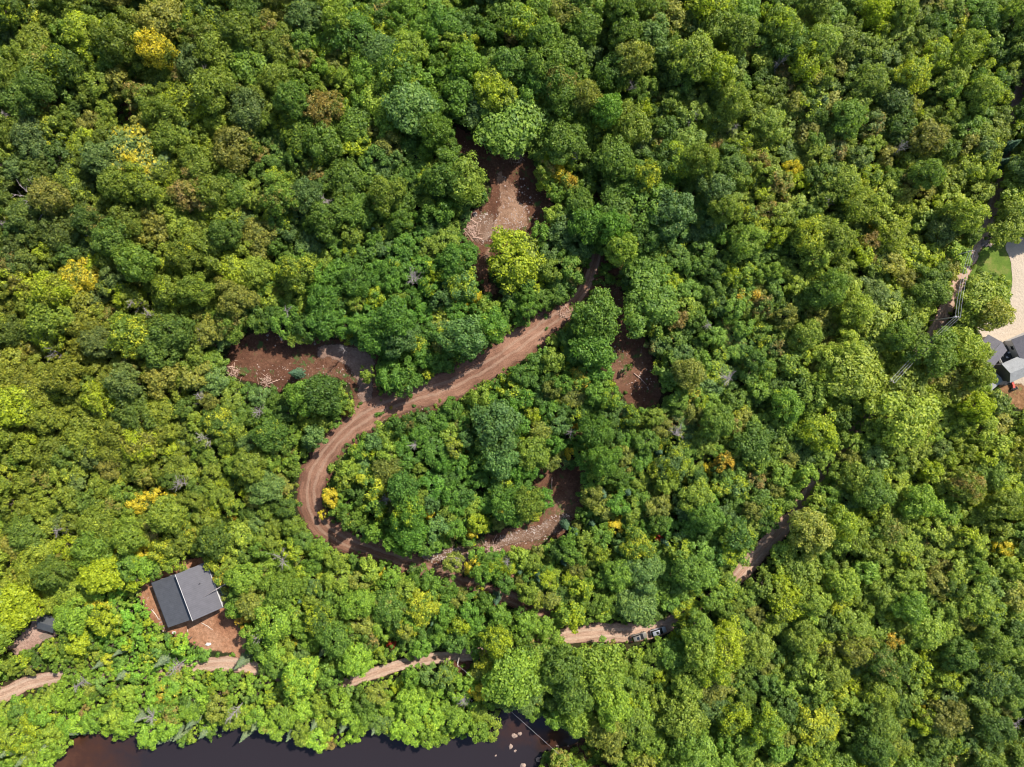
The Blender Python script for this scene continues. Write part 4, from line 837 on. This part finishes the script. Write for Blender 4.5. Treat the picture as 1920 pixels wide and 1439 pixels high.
def walls(m):
    x0, x1, y0, y1 = -wl_+0.6, wr_-0.7, -hl+0.6, hl-0.6
    zl = lambda x: 4.0+(x+wl_)/(wl_+0.1)*1.7-0.25 if x < 0 else 7.6-(x+0.55)/(wr_+0.55)*3.3-0.28
    for y in (y0, y1):
        P = [(x0, -1), (x1, -1), (x1, zl(x1)), (0.02, zl(0.02)), (-0.02, zl(-0.02)), (x0, zl(x0))]; k = len(P); q = y+(0.25 if y > 0 else -0.25)
        m.add([(a, y, b) for a, b in P]+[(a, q, b) for a, b in P], [tuple(range(k)), tuple(range(k, 2*k))]+[(i, (i+1) % k, k+(i+1) % k, k+i) for i in range(k)])
    m.box((x0, 0, (zl(x0)-1)/2), (0.25, y1-y0, zl(x0)+1)); m.box((x1, 0, (zl(x1)-1)/2), (0.25, y1-y0, zl(x1)+1)); m.box((0.02, 0, 6.2), (0.2, y1-y0, 1.9))
hb('wall', 'wall_w', walls)
for k_, (xx, yy, s_) in enumerate([(-3.4, -1, 0), (3.0, -1, 0), (-3.2, 1, 0), (3.2, 1, 0)]):
    y = yy*(hl-0.6+0.28); wn = hb('window', 'wall_d', lambda m: m.box((xx, y, 2.2), (1.8, 0.1, 1.5))); hb('pane', 'glass', lambda m: m.box((xx, y+yy*0.06, 2.2), (1.6, 0.04, 1.3)), wn)
dr = hb('door', 'wall_d', lambda m: m.box((0.6, -(hl-0.6+0.29), 1.2), (1.1, 0.12, 2.3))); hb('handle', 'rim', lambda m: m.box((1.0, -(hl-0.6+0.38), 1.15), (0.12, 0.06, 0.04)), dr)
hb('vent_pipe', 'black', lambda m: m.tube([(4.2, 2.0, 4.5), (4.2, 2.0, 6.3)], [0.1, 0.1], 8))
def deck(m):
    m.box((wr_+1.0, 0.3, 2.0), (2.2, 2*hl-1.4, 0.18))
    for i in range(5): m.box((wr_+2.0, -hl+1.2+i*(2*hl-2)/4, 0.9), (0.16, 0.16, 2.2))
dk = hb('deck', 'teal', deck)
def rail(m):
    m.box((wr_+2.15, 0.3, 3.0), (0.12, 2*hl-1.4, 0.1))
    for i in range(12): m.box((wr_+2.15, -hl+1.1+i*(2*hl-1.6)/11, 2.5), (0.07, 0.07, 0.9))
hb('railing', 'wood', rail, dk)
fb = log('fallen_tree', (442, 1082), (392, 1113), 0.14, 'thin pale dead trunk fallen onto the edge of the big metal roof', None, 'deadwood', 6.8, 5.6); fb['category'] = 'tree'
# ditch pipe, pale boards in the yard
log('plank', (352, 1180), (352, 1192), 0.1, 'short pale board in the yard below the metal-roofed house', 'pale boards in the house yard', 'board', 0.12)
log('plank', (378, 1168), (400, 1182), 0.12, 'long pale board lying in the yard right of the short one', 'pale boards in the house yard', 'board', 0.12)
for u, v, s, l in [(327, 1186, 0.5, 'white sack on the lower left rim of the house yard'), (391, 1208, 0.7, 'white lump in the grass edge below the house yard'), (480, 1293, 0.6, 'white lump in the brush beside the lane below the house')]:
    x, y, z = gnd(u, v); o = bpy.data.objects.new('sack', rock_mesh('sack', u, M['white'])); C.objects.link(o); o.location = (x, y, z+0.2+(3 if u == 480 else 0)); o.scale = (s*1.3, s*0.7, s*0.7); tag(o, l, 'sack', 'white lumps around the house yard')
log('edging', (284, 1143), (299, 1163), 0.16, 'pale edging stones left of the metal-roofed house', None, 'board', 0.12)['category'] = 'edging'
# ------------------------------------------------------------------ small shed
gs = gnd(95, 1165)[2]; a_, b_, c_ = V3(73.5, 1153, gs+3.1), V3(71.6, 1178, gs+3.1), V3(100, 1186.5, gs+3.1)
sx, sy = (c_-b_), (a_-b_); ang = math.atan2(sx.y, sx.x); ctr = (a_+c_)/2; W_, D_ = sx.length+0.4, 4.6
M['shed_roof'] = metal_roof('dark_shed_roof', (0.05, 0.052, 0.055), 0, 0.4)
shed = empty('shed', (ctr.x, ctr.y, gs), ang); tag(shed, 'small dark-roofed shed on pale pink gravel near the left edge', 'shed')
hb('roof', 'shed_roof', lambda m: (m.slab([(-W_/2, -D_/2, 2.7), (W_/2, -D_/2, 2.7), (W_/2, 0, 3.5), (-W_/2, 0, 3.5)], 0.12), m.slab([(-W_/2, 0, 3.5), (W_/2, 0, 3.5), (W_/2, D_/2, 2.7), (-W_/2, D_/2, 2.7)], 0.12)), shed)
hb('wall', 'wood', lambda m: m.box((0, 0, 1.1), (W_-0.6, D_-0.7, 3.0)), shed); hb('door', 'wall_d', lambda m: m.box((-0.3, -(D_-0.7)/2-0.04, 1.1), (1.6, 0.08, 2.1)), shed)
for k_, (u, v, L, l) in enumerate([(84.5, 1190, 3.0, 'upper of two lumber stacks on the gravel below the shed'), (91, 1193.5, 3.4, 'lower of two lumber stacks on the gravel below the shed')]):
    x, y, z = gnd(u, v); o = MB()
    for j in range(3):
        for i in range(4): o.box((0, -0.45+i*0.3, 0.12+j*0.2), (L-0.1*j, 0.24, 0.16))
    o = o.build('lumber_stack', M['wood']); o.location = (x, y, z); o.rotation_euler = (0, 0, math.radians(25)); tag(o, l, 'lumber stack', 'lumber stacks by the shed')
# ------------------------------------------------------------------ grey-roofed buildings at the right edge
M['sh_m'] = shingle('mid_grey_shingles', (0.125, 0.115, 0.125)); M['sh_l'] = shingle('pale_grey_shingles', (0.24, 0.24, 0.235))
def gable(name, uv, ang, Wx, Dy, eave, rise, mat, label, wallm='wall_w', wins=True, cat='house'):
    g_ = gnd(*uv)[2]; x, y = unp(*uv, g_+eave+rise*0.5); e = empty(name, (x, y, g_), ang); tag(e, label, cat)
    def rf(m):
        m.slab([(-Wx/2, -Dy/2, eave), (Wx/2, -Dy/2, eave), (Wx/2, 0, eave+rise), (-Wx/2, 0, eave+rise)], 0.15); m.slab([(-Wx/2, 0, eave+rise), (Wx/2, 0, eave+rise), (Wx/2, Dy/2, eave), (-Wx/2, Dy/2, eave)], 0.15)
    r_ = hb('roof', mat, rf, e); hb('ridge_cap', mat, lambda m: m.box((0, 0, eave+rise+0.02), (Wx+0.05, 0.3, 0.06)), r_)
    w2, d2 = Wx-0.8, Dy-0.9
    def wl(m):
        m.box((0, 0, (eave-0.3-0.8)/2), (w2, d2, eave-0.3+0.8))
        for s in (-1, 1):
            h_ = eave-0.3; r2 = rise*(d2/Dy)
            m.add([(s*w2/2, -d2/2, h_), (s*w2/2, d2/2, h_), (s*w2/2, 0, h_+r2), (s*(w2/2-0.2), -d2/2, h_), (s*(w2/2-0.2), d2/2, h_), (s*(w2/2-0.2), 0, h_+r2)], [(0, 1, 2), (3, 5, 4), (0, 2, 5, 3), (1, 4, 5, 2), (0, 3, 4, 1)])
    hb('wall', wallm, wl, e)
    if wins:
        for sx_ in (-0.25, 0.25):
            for sg in (-1, 1):
                wn = hb('window', 'white', lambda m: m.box((sx_*w2, sg*(d2/2+0.03), eave*0.52), (1.3, 0.08, 1.2)), e); hb('pane', 'glass', lambda m: m.box((sx_*w2, sg*(d2/2+0.08), eave*0.52), (1.1, 0.04, 1.0)), wn)
    return e
gA = gable('garage', (1858, 662), math.radians(50), 8.0, 7.2, 2.8, 1.8, 'sh_m', 'grey-shingled garage half hidden by the yellow-green trees', cat='garage')
gB = gable('house', (1947, 652), math.radians(-65), 10.0, 10.5, 3.4, 2.4, 'sh_m', 'grey-shingled house cut by the right edge of the photo')
gC = gable('pavilion', (1911, 691), math.radians(24), 7.0, 6.0, 3.9, 1.8, 'sh_l', 'pale grey gable roof at the right edge below the larger house', wallm='wall_d', cat='pavilion')
gd = gnd(1888, 665); dkk = empty('deck', (gd[0], gd[1], gd[2]), math.radians(24)); tag(dkk, 'dark weathered deck with furniture between garage and grey house', 'deck')
hb('floor', 'wood_g', lambda m: [m.box((0, -2.6+i*0.3, 0.75), (7.0, 0.27, 0.08)) for i in range(18)], dkk); hb('skirt', 'wall_d', lambda m: m.box((0, -0.05, 0.35), (6.8, 5.2, 0.7)), dkk)
def railing(m):
    for s in (-1, 1): m.box((s*3.45, 0, 1.75), (0.08, 5.3, 0.08))
    for i in range(7): m.box((-3.45, -2.6+i*0.87, 1.25), (0.08, 0.08, 0.95)); m.box((3.45, -2.6+i*0.87, 1.25), (0.08, 0.08, 0.95))
hb('railing', 'white', railing, dkk)
def seat(m_, x, y, rz):
    pass
def on_deck(lx, ly): c, s = math.cos(math.radians(24)), math.sin(math.radians(24)); return (gd[0]+lx*c-ly*s, gd[1]+lx*s+ly*c, gd[2]+0.8)
tb = empty('patio_table', on_deck(-1.2, 0.6)); tag(tb, 'small round dark table on the weathered deck', 'table')
hb('table_top', 'black', lambda m: m.tube([(0, 0, 0.70), (0, 0, 0.75)], [0.65, 0.65], 20), tb)
for k_ in range(4): a = k_*1.571+0.4; hb('leg', 'black', lambda m: m.tube([(0.4*math.cos(a), 0.4*math.sin(a), 0), (0.35*math.cos(a), 0.35*math.sin(a), 0.7)], [0.03, 0.03], 6), tb)
chair0 = empty('patio_chair', (0, 0, 0)); tag(chair0, 'x', 'chair', 'chairs around the deck table')
hb('seat', 'white', lambda m: m.box((0, 0, 0.45), (0.5, 0.5, 0.05)), chair0); hb('backrest', 'white', lambda m: m.box((0.24, 0, 0.72), (0.05, 0.5, 0.5)), chair0)
for a, b in ((-1, -1), (-1, 1), (1, -1), (1, 1)): hb('leg', 'rim', lambda m: m.tube([(a*0.22, b*0.22, 0), (a*0.2, b*0.2, 0.43)], [0.02, 0.02], 5), chair0)
for k_, (dx, dy, l) in enumerate([(0.95, 0, 'pale deck chair on the right side of the round table'), (-0.95, 0, 'pale deck chair on the left side of the round table'), (0, 0.95, 'pale deck chair above the round table'), (0, -0.95, 'pale deck chair below the round table')]):
    if k_ == 0: c_ = chair0
    else:
        c_ = chair0.copy(); C.objects.link(c_)
        for ch in list(chair0.children): d_ = ch.copy(); C.objects.link(d_); d_.parent = c_
    p = on_deck(-1.2+dx, 0.6+dy); c_.location = p; c_.rotation_euler = (0, 0, math.radians(24)+math.atan2(dy, dx)); c_['label'] = l
gr = empty('grill', on_deck(1.9, 1.7)); tag(gr, 'black barbecue grill at the upper right corner of the deck', 'grill')
hb('cart', 'black', lambda m: m.box((0, 0, 0.4), (1.2, 0.55, 0.75)), gr); hb('lid', 'wall_d', lambda m: m.tube([(-0.4, 0, 0.85), (0.4, 0, 0.85)], [0.28, 0.28], 12), gr)
# pale lean-to roof
gl = gable('lean_to', (1864, 717), math.radians(40), 4.6, 3.0, 2.4, 0.5, 'sh_l', 'small pale lean-to roof below the garage, half under trees', wins=False, cat='shed')
# tractor
tx = empty('tractor', gnd(1897, 725), math.radians(115)); tag(tx, 'small red and dark tractor on the dry lawn below the grey roofs', 'tractor')
hb('body', 'red', lambda m: (m.box((0.75, 0, 0.85), (1.3, 0.6, 0.5), 0, 0.85), m.box((-0.4, 0, 0.75), (1.1, 0.7, 0.3))), tx); hb('seat', 'black', lambda m: (m.box((-0.6, 0, 1.0), (0.45, 0.5, 0.12)), m.box((-0.82, 0, 1.25), (0.1, 0.5, 0.4))), tx)
hb('roll_bar', 'black', lambda m: m.tube([(-1.0, -0.45, 0.8), (-1.0, -0.45, 1.9), (-1.0, 0.45, 1.9), (-1.0, 0.45, 0.8)], [0.04]*4, 6), tx); hb('bucket', 'wall_d', lambda m: (m.box((1.95, 0, 0.35), (0.5, 1.4, 0.5)), m.box((1.2, 0.5, 0.7), (1.4, 0.1, 0.12)), m.box((1.2, -0.5, 0.7), (1.4, 0.1, 0.12))), tx)
for x_, y_, r_ in ((-0.7, 0.6, 0.55), (-0.7, -0.6, 0.55), (1.05, 0.5, 0.35), (1.05, -0.5, 0.35)):
    wh = hb('wheel', 'rubber', lambda m: m.tube([(x_, y_-0.14, r_), (x_, y_+0.14, r_)], [r_, r_], 18), tx); hb('rim', 'wall_w', lambda m: m.tube([(x_, y_-0.15, r_), (x_, y_+0.15, r_)], [r_*0.5, r_*0.5], 12), wh)
# ------------------------------------------------------------------ the two cars
def loft(name, secs, mat, parent, bevel=0.06):
    """secs: list of (x, half width low, half width high, z low, z high)"""
    mb = MB(); k = 8
    for x, wl2, wh2, z0, z1 in secs:
        zm = lerp(z0, z1, 0.55); mb.v += [(x, -wl2*0.94, z0), (x, -wl2, lerp(z0, z1, 0.2)), (x, -wl2, zm), (x, -wh2, z1), (x, wh2, z1), (x, wl2, zm), (x, wl2, lerp(z0, z1, 0.2)), (x, wl2*0.94, z0)]
    for i in range(len(secs)-1):
        for j in range(k): a = i*k+j; b = i*k+(j+1) % k; mb.f.append((a, b, b+k, a+k))
    mb.f.append(tuple(range(k))); mb.f.append(tuple(range((len(secs)-1)*k, len(secs)*k)))
    o = mb.build(name, mat, parent, True); bv = o.modifiers.new('bevel', 'BEVEL'); bv.width = bevel; bv.segments = 2; bv.limit_method = 'ANGLE'; bv.angle_limit = math.radians(25); return o
def car(u, v, ang, paint, label, rack):
    g_ = gnd(u, v); e = empty('parked_car', (g_[0], g_[1], g_[2]+0.24), ang); tag(e, label, 'car', 'cars parked on the dirt lane')
    loft('body', [(-2.42, 0.80, 0.74, 0.42, 0.90), (-2.3, 0.92, 0.86, 0.32, 1.02), (-1.2, 0.97, 0.90, 0.28, 1.05), (0.8, 0.97, 0.90, 0.28, 1.04), (1.6, 0.95, 0.84, 0.3, 0.98), (2.25, 0.88, 0.76, 0.34, 0.88), (2.42, 0.72, 0.62, 0.42, 0.74)], paint, e)
    cb = loft('cabin', [(-2.25, 0.84, 0.66, 1.0, 1.04), (-1.85, 0.86, 0.68, 1.0, 1.62), (-1.3, 0.87, 0.70, 1.0, 1.74), (0.1, 0.87, 0.70, 1.0, 1.74), (0.55, 0.86, 0.68, 1.0, 1.58), (1.25, 0.82, 0.66, 0.98, 1.03)], M['glass'], e)
    loft('roof', [(-1.78, 0.66, 0.60, 1.58, 1.68), (-1.3, 0.72, 0.66, 1.66, 1.80), (0.0, 0.72, 0.66, 1.66, 1.80), (0.36, 0.68, 0.60, 1.60, 1.70)], paint, e)
    hb('sunroof', 'glass', lambda m: m.box((-0.42, 0, 1.81), (0.75, 0.86, 0.03)), e)
    for s in (-1, 1):
        hb('headlight', 'white', lambda m: m.box((2.24, s*0.62, 0.74), (0.2, 0.3, 0.14)), e); hb('tail_light', 'red', lambda m: m.box((-2.38, s*0.66, 0.86), (0.12, 0.2, 0.22)), e)
        hb('mirror', 'black', lambda m: m.box((0.85, s*1.03, 1.08), (0.18, 0.2, 0.14)), e); hb('pillar', paint.name if False else 'black', lambda m: m.tube([(0.30, s*0.70, 1.66), (1.2, s*0.80, 1.04)], [0.045, 0.045], 5), e)
        if rack: hb('roof_rail', 'black', lambda m: m.tube([(-1.6, s*0.62, 1.80), (-1.5, s*0.62, 1.88), (0.0, s*0.62, 1.88), (0.1, s*0.62, 1.80)], [0.03]*4, 5), e)
        for x_ in (-1.45, 1.5):
            wh = hb('wheel', 'rubber', lambda m: m.tube([(x_, s*0.78, 0.36), (x_, s*0.99, 0.36)], [0.38, 0.38], 20), e); hb('rim', 'rim', lambda m: m.tube([(x_, s*0.80, 0.36), (x_, s*1.0, 0.36)], [0.23, 0.23], 14), wh)
    return e
car(1197, 1192, math.radians(17), M['tanpaint'], 'grey-beige car parked behind the silver one, lower left of the pair', True)
car(1233, 1182, math.radians(17), M['silver'], 'silver car with a dark sunroof, upper right of the parked pair', False)
# ------------------------------------------------------------------ utility poles and wires
def pole(u, v, h, ang, label, lean=True):
    g_ = gnd(u, v)
    for _ in range(5):
        x, y = unp(u, v, g_[2]+h); g_ = (x, y, T(x, y))
    e = empty('utility_pole', g_, ang); tag(e, label, 'utility pole', 'wooden utility poles along the lane')
    hb('pole', 'pole', lambda m: m.tube([(0, 0, -0.5), (0, 0, h*0.5), (0, 0, h)], [0.19, 0.16, 0.12], 10), e); cm_ = hb('crossarm', 'pole', lambda m: m.box((0, 0, h-0.5), (1.5, 0.12, 0.14)), e)
    for xx in (-0.68, 0, 0.68): hb('insulator', 'white', lambda m: m.tube([(xx, 0, h-0.42), (xx, 0, h-0.16)], [0.07, 0.05], 8), cm_)
    hb('transformer', 'wire', lambda m: m.tube([(0.35, 0.15, h-2.4), (0.35, 0.15, h-1.4)], [0.26, 0.26], 12), e) if u > 1700 and v < 700 and v > 550 else None
    return e, h, ang
PL = [pole(1823, 470, 13.5, 0.1, 'utility pole at the upper left tip of the lawn'), pole(1797, 594, 15.5, math.radians(-10), 'utility pole where the wires bend beside the garage trees'), pole(1675, 715, 14, math.radians(-45), 'utility pole hidden in the trees lower left of the wires'),
      pole(1318, 1172, 8.5, math.radians(-50), 'utility pole right of the parked cars'), pole(858, 1247, 9, math.radians(-80), 'pale-topped utility pole on the lane above the river')]
def wire(p, q, xo, label, sag=0.9, r=0.03):
    def top(t_): e, h, a = t_; return Vector(e.location)+Vector((xo*math.cos(a), xo*math.sin(a), h-0.15))
    A, B = top(p), top(q); mb = MB(); pts = []
    for i in range(17): t_ = i/16; c = A.lerp(B, t_); c.z -= sag*4*t_*(1-t_); pts.append(c)
    mb.tube(pts, [r]*17, 5); return tag(mb.build('power_line', M['wire']), label, 'wire', 'overhead wires along the lane')
SP = [(0, 1, 'between the lawn pole and the bend pole'), (1, 2, 'running lower left from the bend pole')]
for a, b, l in SP:
    for xo, n_ in ((-0.68, 'left'), (0, 'middle'), (0.68, 'right')): wire(PL[a], PL[b], xo, f'{n_} overhead wire {l}')
def freewire(a, b, za, zb, label, r=0.04):
    A, B = V3(*a, za), V3(*b, zb); mb = MB(); pts = []
    for i in range(13): t_ = i/12; c = A.lerp(B, t_); c.z -= 0.5*4*t_*(1-t_); pts.append(c)
    mb.tube(pts, [r]*13, 5); return tag(mb.build('power_line', M['wire']), label, 'wire')
freewire((858, 1247), (1100, 1462), 8.4, 7, 'thin pale wire crossing above the rocky river shallows', 0.02)
freewire((1797, 595), (1768, 598), T(*unp(1797, 594, 10))+15, T(*unp(1770, 597, 6))+6, 'short guy wire left of the bend pole')
print('OBJECTS', len(bpy.data.objects))
